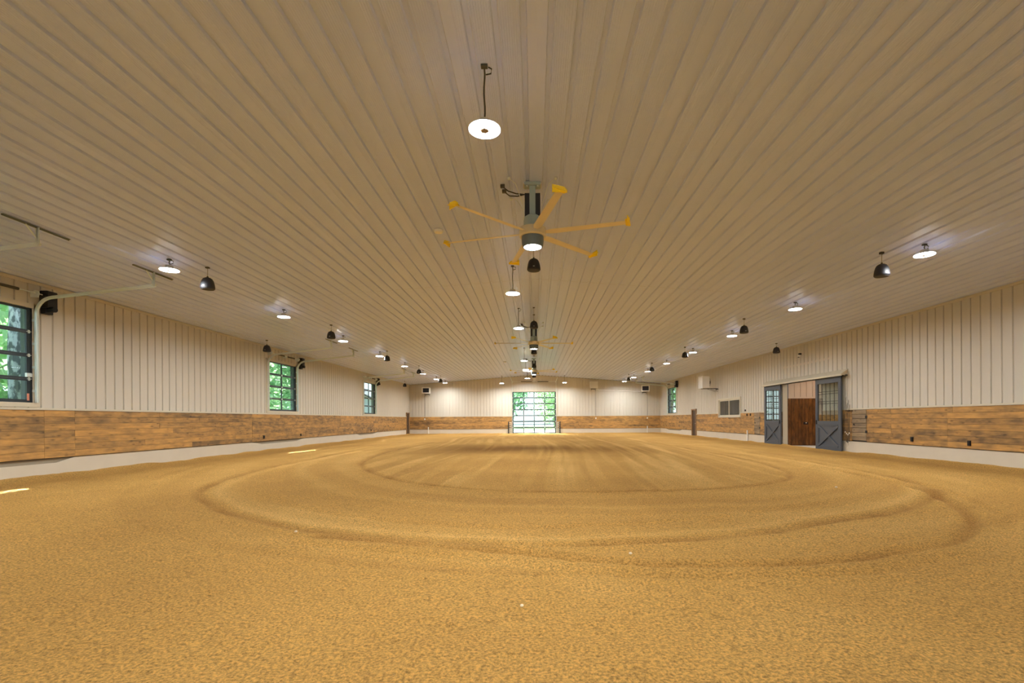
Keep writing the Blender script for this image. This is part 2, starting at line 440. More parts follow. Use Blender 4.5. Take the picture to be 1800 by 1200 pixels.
def dist_line(X, Y, L):
    best = np.full(X.shape, 1e9); sgn = np.zeros(X.shape)
    for a, b in zip(L[:-1], L[1:]):
        d = b-a; l2 = (d**2).sum()+1e-9
        t = np.clip(((X-a[0])*d[0]+(Y-a[1])*d[1])/l2, 0, 1)
        ex = X-a[0]-t*d[0]; ey = Y-a[1]-t*d[1]; q = ex*ex+ey*ey
        m = q < best; best = np.where(m, q, best); sgn = np.where(m, np.sign(d[0]*ey-d[1]*ex), sgn)
    return np.sqrt(best)*np.where(sgn == 0, 1, sgn)
def build_floor():
    xs = np.linspace(XL-.02, XR+.02, 640)
    ys = list(np.linspace(YF, 0.6, 22))
    y = 0.7
    while y < YB:
        ys.append(y); y += max(.02, .0062*y) if y > 1.9 else .1
    ys.append(YB+.02); ys = np.array(ys)
    X, Y = np.meshgrid(xs, ys)
    ring1 = smooth_line([(-6.2,30),(-6.4,22),(-5.9,17),(-4.97,14.2),(-3.14,11.2),(-1.02,9.7),(.66,9.35),(2.87,9.4),(4.96,10.3),(6.3,12.0),(7.0,15),(7.2,20),(7.0,30)])
    ring2 = smooth_line([(-8.2,22),(-8.0,15),(-6.9,10.2),(-5.3,8.0),(-3.9,6.8),(-2.36,5.95),(-.9,5.5),(.38,5.42),(2.45,5.8),(4.05,6.6),(5.7,7.45),(7.6,9.3),(8.6,13),(8.8,20)], 10)
    ring3 = smooth_line([(-2.6,5.85),(-.24,5.1),(.61,4.79),(1.41,4.64),(2.51,4.66),(3.52,4.93),(4.75,5.48),(5.7,6.35),(6.65,7.7),(7.7,10.2),(8.1,14)], 10)
    d1 = dist_line(X, Y, ring1); d2 = dist_line(X, Y, ring2); d3 = dist_line(X, Y, ring3)
    inside = 1/(1+np.exp(-d1/.12))
    wob = vnoise(X/1.3, Y/1.3, 3)-.5
    z = .020*(vnoise(X/2.4, Y/2.4, 1)-.5)+.014*(vnoise(X/.7, Y/.7, 2)-.5)
    z += .016*(vnoise(X/.17, Y/.17, 4)-.5)*(Y < 22)-.045*np.clip(vnoise(X/.075, Y/.075, 5)-.72, 0, 1)*(Y < 14)+.012*(vnoise(X/.05, Y/.05, 6)-.5)*(Y < 7)
    # grooves left by the drag along the turns, with a ridge of thrown sand beside each
    def groove(d, wd, dep, ridge):
        return -dep*np.exp(-(d/wd)**2)+ridge*np.exp(-((np.abs(d)-2.1*wd)/(wd))**2)
    z += groove(d1, .07, .040, .026)*(.7+.6*wob)
    z += groove(d2, .08, .034, .020)*(.8+.9*wob)
    z += groove(d3, .075, .048, .028)*(.8+.7*wob)+groove(d3+.36, .06, .026, .014)+groove(d2-.9, .07, .018, .010)
    # teeth marks that follow the turns outside, and run lengthwise inside
    mod = .35+.9*vnoise(X/3.1, Y/1.2, 8)
    z += (1-inside)*.005*np.sin(2*math.pi*(d1+.25*wob)/.31)*mod*(np.abs(d1) < 5.2)
    z += inside*.006*np.sin(2*math.pi*(X+.3*wob+.10*np.sin(Y/3))/.42)*mod
    for off_, w_ in ((1.3,.16),(2.2,.12),(3.05,.14)):
        z += -.012*np.exp(-((d1+off_+.2*wob)/w_)**2)
    # berm along the walls
    edge = np.minimum(np.minimum(X-XL, XR-X), YB-Y)
    z += .075*np.exp(-(edge/.30)**2)*(.6+.8*vnoise(X/.9, Y/.9, 9))-.020*np.exp(-((edge-.9)/.5)**2)
    z += .05*np.exp(-(((X-10.6)/1.1)**2+((Y-17.2)/2.2)**2))*vnoise(X/.4, Y/.4, 12)
    z *= np.where(Y > YB-.4, .7, 1.0)
    sand_tone = .50+.16*(vnoise(X/3.0, Y/3.0, 21)-.5)  # lightness of the sand, drier streaks included
    st = vnoise((X*10/(7+.10*np.maximum(Y,0))+.35*np.sin(Y/5))/.40, Y/8.0, 22)
    sm = np.clip((st-.52)/.22, 0, 1); st2 = vnoise((X+.35*np.sin(Y/5))/.17, Y/6.0, 26); s2 = np.clip((st2-.55)/.25, 0, 1)
    sand_tone += inside*((.26*sm*sm*(3-2*sm)+.20*s2)*(.25+.9*vnoise(X/1.1, Y/5.0, 25))-.05)
    sand_tone += (1-inside)*.22*(vnoise((d1+.2*wob)/.33, (X+Y)/4, 23)-.5)*(np.abs(d1) < 5)
    # darker sand: in the grooves and a band across the far middle
    for d, s_ in ((d1,.09),(d2,.10),(d3,.09)): sand_tone -= .30*np.exp(-(d/s_)**2)*(.5+vnoise(X/.6, Y/.6, 24))
    sand_tone += .16*np.exp(-((d2-.30)/.12)**2)
    sand_tone -= .42*np.exp(-((Y-23.0)/2.2)**2)*np.exp(-((X+.3)/4.3)**4)
    sand_tone += .18*np.exp(-(edge/.16)**2)-.14*np.exp(-((edge-.7)/.4)**2)
    ny, nx = X.shape
    me = bpy.data.meshes.new('floor')
    co = np.stack([X, Y, z], -1).reshape(-1, 3).astype(np.float32)
    idx = np.arange(nx*ny).reshape(ny, nx)
    q = np.stack([idx[:-1,:-1], idx[:-1,1:], idx[1:,1:], idx[1:,:-1]], -1).reshape(-1, 4)
    me.vertices.add(len(co)); me.vertices.foreach_set('co', co.ravel())
    me.loops.add(q.size); me.loops.foreach_set('vertex_index', q.ravel().astype(np.int32))
    me.polygons.add(len(q)); me.polygons.foreach_set('loop_start', (np.arange(len(q))*4).astype(np.int32))
    me.polygons.foreach_set('use_smooth', np.ones(len(q), bool))
    a = me.attributes.new('sand_tone', 'FLOAT', 'POINT'); a.data.foreach_set('value', np.clip(sand_tone, 0, 1).ravel().astype(np.float32))
    me.materials.append(MATS['sand']); me.update(); me.validate()
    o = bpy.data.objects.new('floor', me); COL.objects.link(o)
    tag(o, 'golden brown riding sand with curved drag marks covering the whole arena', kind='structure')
build_floor()

# ------------------------------------------------------------------ ceiling: ribbed liner sheets under a slab
RIB = .3048
ceil = thing('ceiling', (0,0,RIDGE), 'ribbed tan metal ceiling rising to a low central ridge', kind='structure')
sl = MB()
sl.add([(XL-2.0,YF-.3,ceil_z(XL)-.14-RIDGE+.06),(XM,YF-.3,.06),(XR+1.0,YF-.3,ceil_z(XR)-.07+.06-RIDGE),
        (XL-2.0,YB+.9,ceil_z(XL)-.14-RIDGE+.06),(XM,YB+.9,.06),(XR+1.0,YB+.9,ceil_z(XR)-.07+.06-RIDGE),
        (XL-2.0,YF-.3,ceil_z(XL)-.14-RIDGE+.3),(XM,YF-.3,.36),(XR+1.0,YF-.3,ceil_z(XR)-.07+.3-RIDGE),
        (XL-2.0,YB+.9,ceil_z(XL)-.14-RIDGE+.3),(XM,YB+.9,.36),(XR+1.0,YB+.9,ceil_z(XR)-.07+.3-RIDGE)],
       [(0,1,4,3),(1,2,5,4),(6,9,10,7),(7,10,11,8),(0,3,9,6),(2,8,11,5),(0,6,7,1),(1,7,8,2),(3,4,10,9),(4,5,11,10)])
sl.build('roof_slab', 'backing', ceil)
def ceil_sheet(sign, x0, x1, L):
    """sheet from x0 to x1 measured from the ridge outwards; deep grooves, small flutes between"""
    mb = MB(); pts = []
    slope = (RIDGE-EAVE)/((XM-XL) if sign < 0 else (XR-XM))
    xs = []
    k0 = math.floor(x0/RIB)
    prof = []
    for k in range(k0, math.ceil(x1/RIB)+1):
        c = k*RIB+RIB/2
        for d, h in ((-.042,0),(-.028,-.034),(.028,-.034),(.042,0)): prof.append((c+d, h))
        a = c+.042; b = c+RIB-.042; n = 8
        for i in range(n):
            t = a+(b-a)*(i+.5)/n; wv = (b-a)/n
            prof += [(t-wv*.22, 0), (t-wv*.12, .0028), (t+wv*.12, .0028), (t+wv*.22, 0)]
    prof = [p for p in sorted(prof) if x0-1e-6 <= p[0] <= x1+1e-6]
    prof = [(x0,0)]+prof+[(x1,0)]
    vs = []; fs = []
    for x, h in prof:
        z = -slope*x-h-.004
        vs += [(sign*x, 0, z), (sign*x, L, z)]
    n = len(prof)
    for i in range(n-1): fs.append((2*i, 2*i+1, 2*i+3, 2*i+2))
    mb.add(vs, fs); return mb.mesh('ceiling_sheet', 'liner_ceiling', fix=False)
segs = [(YF, 4.2)]
y = 4.2
while y < YB-.01:
    y2 = min(y+5.46, YB); segs.append((y, y2)); y = y2
wid = 3*RIB
for sign in (-1, 1):
    half = (XM-XL) if sign < 0 else (XR-XM)
    cache = {}
    i = 0
    while i*wid < half-.01:
        x0, x1 = i*wid, min((i+1)*wid, half)
        for j, (a, b) in enumerate(segs):
            key = round(b-a, 3)
            if key not in cache: cache[key] = {}
            if x1-x0 > wid-.001:
                if 'f' not in cache[key]: cache[key]['f'] = ceil_sheet(sign, 0, wid, b-a)
                me = cache[key]['f']; slope = (RIDGE-EAVE)/half
                inst('sheet', me, ceil, (XM+sign*x0, a, -slope*x0-(.0025 if j % 2 else 0)))
            else:
                me = ceil_sheet(sign, 0, x1-x0, b-a); slope = (RIDGE-EAVE)/half
                inst('sheet', me, ceil, (XM+sign*x0, a, -slope*x0-(.0025 if j % 2 else 0)))
        i += 1

# ------------------------------------------------------------------ walls
def make_wall(side, base_u, ulist, ribs0, zt, notches, forced):
    ops = OPEN[side]
    org = {'left': (XL,0,0), 'right': (XR,0,0), 'back': (0,YB,0)}[side]
    lab = {'left': 'left long wall of tan ribbed metal over a board kickwall with glazed openings',
           'right': 'right long wall of tan ribbed metal with the wide sliding barn entrance',
           'back': 'far end wall of tan ribbed metal around the tall glazed door'}[side]
    W = thing('wall_'+side, org, lab, kind='structure')
    M = wmap(side, org)
    u_lo, u_hi = ulist
    # backing slab
    mb = MB(M)
    us = [u_lo, u_hi]+[e for o in ops for e in o[:2]]
    zs = [-.2, 1.0, 6.2]+[e for o in ops for e in o[2:]]
    zs = sorted(set(zs)); zs[-1] = (EAVE+.05 if side != 'back' else 6.0)
    if side == 'back': us += [XM]
    slab(mb, us, zs, -.28, -.04, ops, (lambda u: ceil_z(u)+.05) if side == 'back' else None)
    mb.build('wall_core', 'reveal', W)
    # concrete base, with the dips under the windows
    poly_top = [(u_lo, KB)]
    for a, b, c, d in notches: poly_top += [(a, KB), (b, KB-.13), (c, KB-.13), (d, KB)]
    poly_top += [(u_hi, KB)]
    doors = [(o[0], o[1]) for o in ops if o[2] < .1]
    cuts = [u_lo]; 
    for a, b in sorted(doors): cuts += [a, b]
    cuts.append(u_hi)
    def top_at(u):
        for (a, za), (b, zb) in zip(poly_top, poly_top[1:]):
            if a <= u <= b: return za+(zb-za)*(u-a)/(b-a+1e-9)
        return KB
    for a, b in zip(cuts[::2], cuts[1::2]):
        if b-a < .05: continue
        pts = [(a, top_at(a))]+[p for p in poly_top if a < p[0] < b]+[(b, top_at(b))]
        mb = MB(M); n = len(pts)
        for (p, zp), (q, zq) in zip(pts, pts[1:]):
            mb.add([(p,-.02,-.2),(q,-.02,-.2),(q,-.02,zq),(p,-.02,zp),(p,.015,-.2),(q,.015,-.2),(q,.015,zq),(p,.015,zp)],
                   [(0,1,2,3),(4,7,6,5),(3,2,6,7),(0,4,5,1)])
        mb.add([(a,-.02,-.2),(a,.015,-.2),(a,.015,pts[0][1]),(a,-.02,pts[0][1])],[(0,1,2,3)])
        mb.add([(b,-.02,-.2),(b,.015,-.2),(b,.015,pts[-1][1]),(b,-.02,pts[-1][1])],[(0,1,2,3)])
        mb.build('concrete_base', 'concrete', W)
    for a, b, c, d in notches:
        MB(M).box((a-.05,-.019,KB-.2),(d+.05,-.012,KB+.06)).build('base_recess', 'concrete_shaded', W)
    # ribbed sheets
    pw = 3*RIB
    k = math.floor((u_lo-ribs0)/pw)
    edges = []
    u = ribs0-RIB/2+k*pw
    while u < u_hi: edges.append(max(u, u_lo)); u += pw
    edges.append(u_hi)
    if side != 'back':
        cut = next(i for i, e in enumerate(edges) if e > base_u); edges = [u_lo]+edges[cut:]
    cache = {}
    for a, b in zip(edges, edges[1:]):
        if b-a < .02: continue
        ribs = [ribs0+i*RIB for i in range(math.floor((a-ribs0)/RIB), math.ceil((b-ribs0)/RIB)+1)]
        mine = [o for o in ops if o[0] < b and o[1] > a]
        ztf = (lambda q: ceil_z(q)-.005) if side == 'back' else EAVE
        if not mine and side != 'back' and abs(b-a-pw) < 1e-3:
            if 'p' not in cache:
                mb = MB(lambda u_, o_, z_: tuple(np.subtract(WM[side](u_, o_, z_), WM[side](a, 0, 0))))
                ribbed(mb, a, b, ribs, KT, ztf, [])
                cache['p'] = mb.mesh('wall_panel', 'liner_wall', fix=False); 
            inst('wall_panel', cache['p'], W, (0, a, 0))
        else:
            mb = MB(M); ribbed(mb, a, b, ribs, KT, ztf, mine)
            o = mb.build('wall_panel', 'liner_wall', W)
    # ledge trim above the boards and angle under the ceiling
    def along(name, m_, o0, o1, z0, z1, lo=u_lo, hi=u_hi):
        segs_ = [(lo, hi)]
        for a, b, c, d in ops:
            if c < (z0+z1)/2 < d:
                segs_ = [s for p, q in segs_ for s in ((p, min(q, a)), (max(p, b), q)) if s[1]-s[0] > .02]
        for p, q in segs_:
            MB(M).box((p,o0,z0),(q,o1,z1)).build(name, m_, W)
    along('ledge_trim', 'tan_trim', 0, .058, KT, KT+.055)
    along('base_shadow_strip', 'black_plastic', .0, .030, KB-.012, KB)  # black strip drawn for the shadow line beneath the kick boards
    if side != 'back': along('eave_trim', 'tan_trim', 0, .035, EAVE-.09, EAVE-.012)
    else:
        mb = MB(M)
        for p, q in ((u_lo, XM), (XM, u_hi)):
            zp, zq = ceil_z(p)-.03, ceil_z(q)-.03
            mb.add([(p,0,zp-.07),(q,0,zq-.07),(q,.03,zq-.07),(p,.03,zp-.07),(p,0,zp),(q,0,zq),(q,.03,zq),(p,.03,zp)],
                   [(0,1,2,3),(4,5,6,7),(0,1,5,4),(2,3,7,6),(0,3,7,4),(1,2,6,5)])
        mb.build('eave_trim', 'tan_trim', W)
    # kick boards
    rows = 7; rh = (KT-KB)/rows
    vis_lo = 10.9 if side == 'left' else (12.3 if side == 'right' else u_lo)
    extra = HATCH.get(side, [])
    for r in range(rows):
        z0 = KB+r*rh; zc = z0+rh/2
        spans = [(u_lo, u_hi)]
        for a, b, c, d in ops+extra:
            if c < zc < d: spans = [s for p, q in spans for s in ((p, min(q, a)), (max(p, b), q)) if s[1]-s[0] > .02]
        for p, q in spans:
            cs = [p]
            if side != 'back' and p < vis_lo-1:
                cs.append(vis_lo-RND.uniform(.1, .5))
            while cs[-1] < q-.1:
                step = RND.choice((2.44, 3.05, 3.66, 3.66, 4.88, 4.88))*RND.uniform(.9, 1)
                nx_ = cs[-1]+step
                for fz in forced:
                    if cs[-1]+.3 < fz < nx_: nx_ = fz; break
                if q-nx_ < .5: nx_ = q
                cs.append(nx_)
            for a, b in zip(cs, cs[1:]):
                L_ = b-a-.004; pr = RND.uniform(-.003, .003)
                mb = MB(); mb.rbox((-L_/2, 0, 0), (L_/2, .040+pr, rh-.004), .004)
                pos = M((a+b)/2, 0, z0+.002)
                rot = {'left': -math.pi/2, 'right': math.pi/2, 'back': math.pi}[side]
                o = mb.build('plank', 'plank_wood', W, pos); o.rotation_euler = (0,0,rot)
    return W
HATCH = {'right': [(18.15,18.98,KB+.03,KT), (26.72,27.42,KB+.03,KT)]}
make_wall('left', 10.5, (YF, YB), 12.405, EAVE, [(7.2,8.4,12.5,13.05),(21.0,21.9,25.1,26.05),(33.5,34.2,36.9,38.1)], [12.15,12.96,21.1,26.05,33.6,38.1])
make_wall('right', 12.0, (YF, YB), 12.92, EAVE, [(40.8,41.5,44.9,46.0)], [14.6, 16.9])
make_wall('back', 0, (XL, XR), XM+RIB/2, None, [], [])
# wall behind the camera
wf = thing('wall_front', (0,YF,0), 'tan metal end wall at the near end of the arena', kind='structure')
mb = MB()
slab(MBF := MB(lambda u, o, z: (u, o, z)), [XL-.3, -9.5, -5.5, -2.14, XM, 2.14, 5.5, 9.5, XR+.3], [-.2, 0, 4.13, 6.0], -.2, 0, [(-9.5, -5.5, 0, 4.13), (-2.14, 2.14, 0, 4.13), (5.5, 9.5, 0, 4.13)], lambda u: ceil_z(max(XL, min(XR, u)))+.05)  # unseen doorways added to let cool daylight onto the ceiling
mb = MBF
mb.build('wall_core', 'liner_wall', wf)

# ------------------------------------------------------------------ glazed sectional doors (used as windows) and the tall end door
def sectional(name, side, u0, u1, z0, z1, rows, cols, label, opener_u=None, track_end=(3.02, 4.75), ztrk=4.05, rad=.42, kick=False):
    cu = (u0+u1)/2
    org = WM[side](cu, 0, z0)
    T = thing(name, org, label, kind='structure')
    M = wmap(side, org)
    st = .10; rl = .046 if cols == 2 else .055; mu = .06 if cols == 2 else .085
    o0, o1 = -.075, -.030
    hgt = (z1-z0)/rows
    for r in range(rows):
        a, b = z0+r*hgt, z0+(r+1)*hgt
        mb = MB(M)
        mb.box((u0,o0,a+.003),(u1,o1,a+rl+(.03 if r == 0 else 0)))
        mb.box((u0,o0,b-rl),(u1,o1,b-.003))
        za, zb = a+rl+(.03 if r == 0 else 0), b-rl
        mb.box((u0,o0,za),(u0+st,o1,zb)); mb.box((u1-st,o0,za),(u1,o1,zb))
        gw = (u1-u0-2*st-(cols-1)*mu)/cols
        for c in range(1, cols):
            x = u0+st+c*gw+(c-1)*mu; mb.box((x,o0,za),(x+mu,o1,zb))
        s = mb.build('section', 'door_frame', T)
        for c in range(cols):
            x = u0+st+c*(gw+mu)
            MB(M).box((x,-.058,za),(x+gw,-.050,zb)).build('pane', 'glass', s)
        if r:
            for hu in [u0+.05, u1-.05]+([cu] if cols == 2 else [u0+st+c*(gw+mu)-mu/2 for c in range(1, cols)]):
                MB(M).box((hu-.022,o1,a-.04),(hu+.022,o1+.012,a+.04)).box((hu-.05,o1,a-.008),(hu+.05,o1+.022,a+.008)).build('hinge', 'galvanised', s)
    # surround
    for nm, q in (('jamb_trim',((u0-.14,.0,z0-.02),(u0-.02,.03,z1+.10))), ('jamb_trim',((u1+.02,.0,z0-.02),(u1+.14,.03,z1+.10)))) + ((('sill_trim',((u0-.14,.0,z0-.11),(u1+.14,.045,z0-.005))),) if not kick else ()) + (('head_trim',((u0-.14,.0,z1+.005),(u1+.14,.03,z1+.11))),):
        MB(M).box(*q).build(nm, 'tan_trim', T)
    # tracks: up the jamb, round the bend, and back under the ceiling
    for sgn, uj in ((-1, u0), (1, u1)):
        path = [(.075, z0)]
        ang = math.atan2(track_end[1]-(ztrk+rad), track_end[0]-(.075+rad))
        path.append((.075, ztrk))
        for k in range(1, 9):
            t = k/8*(math.pi/2-ang); path.append((.075+rad*(1-math.cos(t)), ztrk+rad*math.sin(t)))
        path.append(track_end)
        ua, ub = (uj-.045, uj-.010) if sgn < 0 else (uj+.010, uj+.045)
        mb = MB(M); mb.sweep(path, ua, ub, .055)
        edge_u = (ua-.004, ua+.002) if sgn < 0 else (ub-.002, ub+.004)
        mb.sweep([(p[0], p[1]+.0) for p in path], edge_u[0], edge_u[1], .085)
        tk = mb.build('track', 'galvanised', T)
        # hanger to the ceiling
        pe = track_end; wx = WM[side](uj, pe[0]-.05, 0)[0]; zc = ceil_z(wx)-.03
        um = (ua+ub)/2
        hb = MB(M)
        hb.box((um-.018,pe[0]-.08,pe[1]-.03),(um+.018,pe[0]-.035,zc))
        hb.box((um-.018,pe[0]-.05,pe[1]-.03),(um-.012,pe[0]-.0,zc))
        hb.build('hanger', 'galvanised', tk)
        if zc-pe[1] > .2:
            MB(M).bar((um,pe[0]-.06,pe[1]+.10),(um-.22,pe[0]-.06,zc),.012,.03,(0,1,0)).build('hanger_brace', 'galvanised', tk)
        if side != 'back':
            MB(M).box((um-.62,pe[0]-.060,zc-.020),(um+.62,pe[0]-.045,zc+.008)).box((um-.62,pe[0]-.05,zc-.0),(um+.62,pe[0]-.015,zc+.008)).build('ceiling_angle', 'angle_steel', tk)
        for r in range(rows):
            zz = z0+(r+.5)*hgt
            MB(M).box((uj+sgn*.03-.03,.0,zz-.03),(uj+sgn*.03+.03,.06,zz+.03)).build('track_bracket', 'galvanised', tk)
    # shaft and springs over the head
    zs = track_end[1]-.20 if side != 'back' else 5.12
    xs = WM[side](cu, .16, 0)
    MB(M).tube([(u0-.05,.16,zs),(u1+.1,.16,zs)], .013).build('shaft', 'galvanised', T, smooth=True)
    L_ = (u1-u0)
    sp = MB(M).tube([(cu-L_*.30,.16,zs),(cu-L_*.05,.16,zs)], .035, 10)
    sp.build('spring', 'dark_steel', T, smooth=True)
    sp = MB(M).tube([(cu+L_*.08,.16,zs),(cu+L_*.33,.16,zs)], .035, 10)
    sp.build('spring', 'dark_steel', T, smooth=True)
    for uu in (u0+.02, cu, u1-.02):
        MB(M).box((uu-.02,.0,zs-.09),(uu+.02,.18,zs+.05)).build('bearing_plate', 'galvanised', T)
    for uu in (u0+.05, u1-.05):
        MB(M).add([(uu+dx, .16+.07*math.cos(t), zs+.07*math.sin(t)) for dx in (-.02,.02) for t in [k*math.pi/8 for k in range(16)]],
              [tuple(range(16)), tuple(range(16,32))]+[(k,(k+1)%16,(k+1)%16+16,k+16) for k in range(16)]).build('cable_drum', 'galvanised', T)
    if opener_u is not None:
        s_ = 1 if opener_u > cu else -1
        zc0 = 4.12
        op = MB(M).rbox((opener_u-.12,.03,zc0+.13),(opener_u+.12,.24,zc0+.55), .02).build('opener', 'black_plastic', T, label='black wall mounted door motor')
        MB(M).rbox((opener_u-.15,.05,zc0+.32),(opener_u+.15,.20,zc0+.42), .01).build('opener_collar', 'dark_steel', op)
        MB(M).tube([(opener_u,.12,zc0+.10),(opener_u,.30,zc0+.10)], .07, 14).build('motor', 'black_plastic', op, smooth=True)
        MB(M).rbox((opener_u-.10,.03,zc0-.02),(opener_u+.10,.15,zc0+.16), .015).build('gear_case', 'black_plastic', op)
    return T
N_ = 'black framed two pane wide glazed lift door set high in the '
sectional('window_1', 'left', 9.17, 11.90, 1.88, 4.19, 4, 2, 'glazed lift door high in the left wall nearest the camera, cut by the frame', opener_u=12.18)
sectional('window_2', 'left', 22.41, 25.07, 1.88, 4.19, 4, 2, 'glazed lift door midway along the left wall with green trees outside', opener_u=25.42)
sectional('window_3', 'left', 34.90, 37.51, 1.88, 4.19, 4, 2, 'glazed lift door nearest the far end of the left wall with pale siding outside', opener_u=37.88)
sectional('window_4', 'right', 42.36, 45.12, 1.88, 4.19, 4, 2, 'glazed lift door high in the right wall beside the far corner', opener_u=42.02)
sectional('door_1', 'back', -2.14, 2.14, 0.02, 4.13, 7, 4, 'tall glazed lift door of seven rows in the far end wall', track_end=(3.0, 5.27), ztrk=4.75, rad=.45, kick=True)
tagm = wmap('left', WM['left'](10.535,0,1.88))
w1 = bpy.data.objects['window_1']
MB(tagm).box((11.80,-.028,1.93),(11.85,-.020,2.10)).build('warning_tag', 'red_tag', w1, label='pink warning tag')
MB(tagm).rbox((11.76,-.03,2.50),(11.88,.02,2.60),.01).build('lock', 'galvanised', w1)

# ------------------------------------------------------------------ personnel doors beside the far corners
def man_door(name, side, u0, u1, label):
    org = WM[side]((u0+u1)/2, 0, 0); T = thing(name, org, label, kind='structure'); M = wmap(side, org)
    MB(M).box((u0+.06,-.06,.02),(u1-.06,-.015,2.04)).build('leaf_panel', 'brown_door', T)
    for a, b in ((.15,.62),(.70,1.18),(1.26,1.9)):
        for p, q in ((u0+.16,(u0+u1)/2-.03),((u0+u1)/2+.03,u1-.16)):
            MB(M).rbox((p,-.02,a),(q,-.006,b),.004).build('raised_panel', 'brown_door', T)
    MB(M).box((u0-.03,-.02,0),(u0+.06,.075,2.13)).build('jamb', 'brown_frame', T)
    MB(M).box((u1-.06,-.02,0),(u1+.03,.075,2.13)).build('jamb', 'brown_frame', T)
    MB(M).box((u0-.03,-.02,2.04),(u1+.03,.085,2.14)).build('head', 'brown_frame', T)
    h = MB(M).tube([(u0+.14,-.015,1.02),(u0+.14,.05,1.02)], .014).build('handle', 'galvanised', T)
    MB(M).tube([(u0+.14,.05,1.02),(u0+.26,.05,1.02)], .010).build('lever', 'galvanised', h)
man_door('door_2', 'left', 46.57, 47.62, 'narrow brown side door in the left wall tight to the far corner')
man_door('door_3', 'right', 37.22, 38.27, 'brown side door in the right wall between window and far corner')

# ------------------------------------------------------------------ two pane slider window to the viewing room
def viewing_window():
    org = WM['right'](30.96, 0, 1.45); T = thing('window_5', org, 'wide two sash tan framed window in the right wall above the boards', kind='structure')
    M = wmap('right', org); u0, u1, z0, z1 = 29.21, 32.72, 1.45, 2.70; f = .10
    for nm, q in (('frame_side',((u0,-.03,z0),(u0+f,.07,z1))),('frame_side',((u1-f,-.03,z0),(u1,.07,z1))),('frame_head',((u0+f,-.03,z1-f),(u1-f,.07,z1))),('frame_sill',((u0+f,-.03,z0),(u1-f,.09,z0+f*.8)))):
        MB(M).box(*q).build(nm, 'tan_trim', T)
    m = (u0+u1)/2
    for a, b, o in ((u0+f, m+.05, .02), (m-.05, u1-f, -.01)):
        fr = MB(M); a0, b0, c0, d0 = a, b, z0+f*.8, z1-f; s = .08
        fr.box((a0,o-.02,c0),(a0+s,o+.02,d0)).box((b0-s,o-.02,c0),(b0,o+.02,d0)).box((a0+s,o-.02,c0),(b0-s,o+.02,c0+s)).box((a0+s,o-.02,d0-s),(b0-s,o+.02,d0))
        S = fr.build('sash', 'tan_trim', T)
        MB(M).box((a0+s,o-.004,c0+s),(b0-s,o+.004,d0-s)).build('pane', 'glass_tint', S)
viewing_window()

def vroom():
    R = thing('room_beyond_window', (XR+.3, 31, 0), 'dim plain viewing room behind the two sash window', kind='structure')
    mb = MB(); mb.box((.0,-3.0,.2),(3.2,3.2,.3)); mb.build('room_floor', 'room_grey', R)
    MB().box((3.2,-3.0,.2),(3.3,3.2,3.2)).build('room_wall', 'room_grey', R)
    MB().box((0,3.2,.2),(3.3,3.3,3.2)).build('room_wall', 'room_grey', R)
    MB().box((0,-3.1,.2),(3.3,-3.0,3.2)).build('room_wall', 'room_grey', R)
    MB().box((0,-3.1,3.2),(3.3,3.3,3.3)).build('room_ceiling', 'room_grey', R)
vroom()

# ------------------------------------------------------------------ barn aisle behind the sliding doors
A = thing('aisle', (XR, 24.4, 0), 'bright barn aisle seen through the open sliding doors', kind='structure')
yw = 0.0   # local: far wall of the aisle at y=0 faces the camera
MB().box((-.28,-3.9,-.1),(7.5,.3,.012)).build('aisle_floor', 'aisle_concrete', A)
MB().box((-.0,.0,0),(7.5,.12,3.9)).build('aisle_core', 'backing', A)
mbp = MB(lambda u, o, z: (u, -o, z)); ribbed(mbp, .22, 7.4, [.32+i*RIB for i in range(24)], 2.44, 3.85, [], base=.012, rh=.02)
mbp.build('wall_panel', 'pink_liner', A)
MB().box((.0,-.014,0),(.22,0,1.10)).build('jamb_panel', 'pink_liner', A)
MB().box((.0,-.014,1.106),(.22,0,3.85)).build('jamb_panel', 'pink_liner', A)
MB().box((.22,-.03,2.38),(7.4,0,2.45)).build('head_trim', 'pink_liner', A)
MB().box((7.4,-3.9,0),(7.5,0,3.9)).build('aisle_end', 'pink_liner', A)
MB().box((.3,-4.0,0),(7.5,-3.9,3.9)).build('aisle_side', 'pink_liner', A)
MB().box((-.0,-4.0,3.85),(7.5,.1,3.95)).build('aisle_ceiling', 'pink_liner', A)
sd = thing('stall_door', (XR+.24, 24.36, 0.03), 'dark stained wooden door of vertical boards in the barn aisle', 'door')
bw = .178
for i in range(10):
    o = MB().rbox((-.0,-.035,0),(.0,0,0)) if False else None
    mb = MB(); mb.add([(.004,-.03,0),(.010,-.04,0),(bw-.010,-.04,0),(bw-.004,-.03,0),(bw-.004,0,0),(.004,0,0),
                       (.004,-.03,2.34),(.010,-.04,2.34),(bw-.010,-.04,2.34),(bw-.004,-.03,2.34),(bw-.004,0,2.34),(.004,0,2.34)],
                      [(5,4,3,2,1,0),(6,7,8,9,10,11)]+[(k,(k+1)%6,(k+1)%6+6,k+6) for k in range(6)])
    mb.build('plank', 'stall_wood', sd, (i*bw, 0, 0))
lt = MB().rbox((.78,-.075,1.04),(1.0,-.04,1.17),.02).build('latch_plate', 'black_plastic', sd, label='black recessed pull plate')
MB().box((.87,-.085,1.10),(.93,-.075,1.14)).build('latch', 'white_paint', lt)
sf = thing('slider_surround', (XR, 22.6, 0), 'tan boxed rail cover over the sliding barn doors', 'rail cover')
Ms = wmap('right', (XR, 22.6, 0))
mb = MB(Ms); mb.prism([(.0,3.34),(.30,3.14),(.30,3.07),(.26,3.07),(.26,3.12),(0,3.29)], 19.23, 25.99, 0) 
mb.build('rail_cover', 'tan_trim', sf)
MB(Ms).box((19.25,.02,3.06),(25.95,.10,3.11)).build('rail', 'dark_steel', sf)
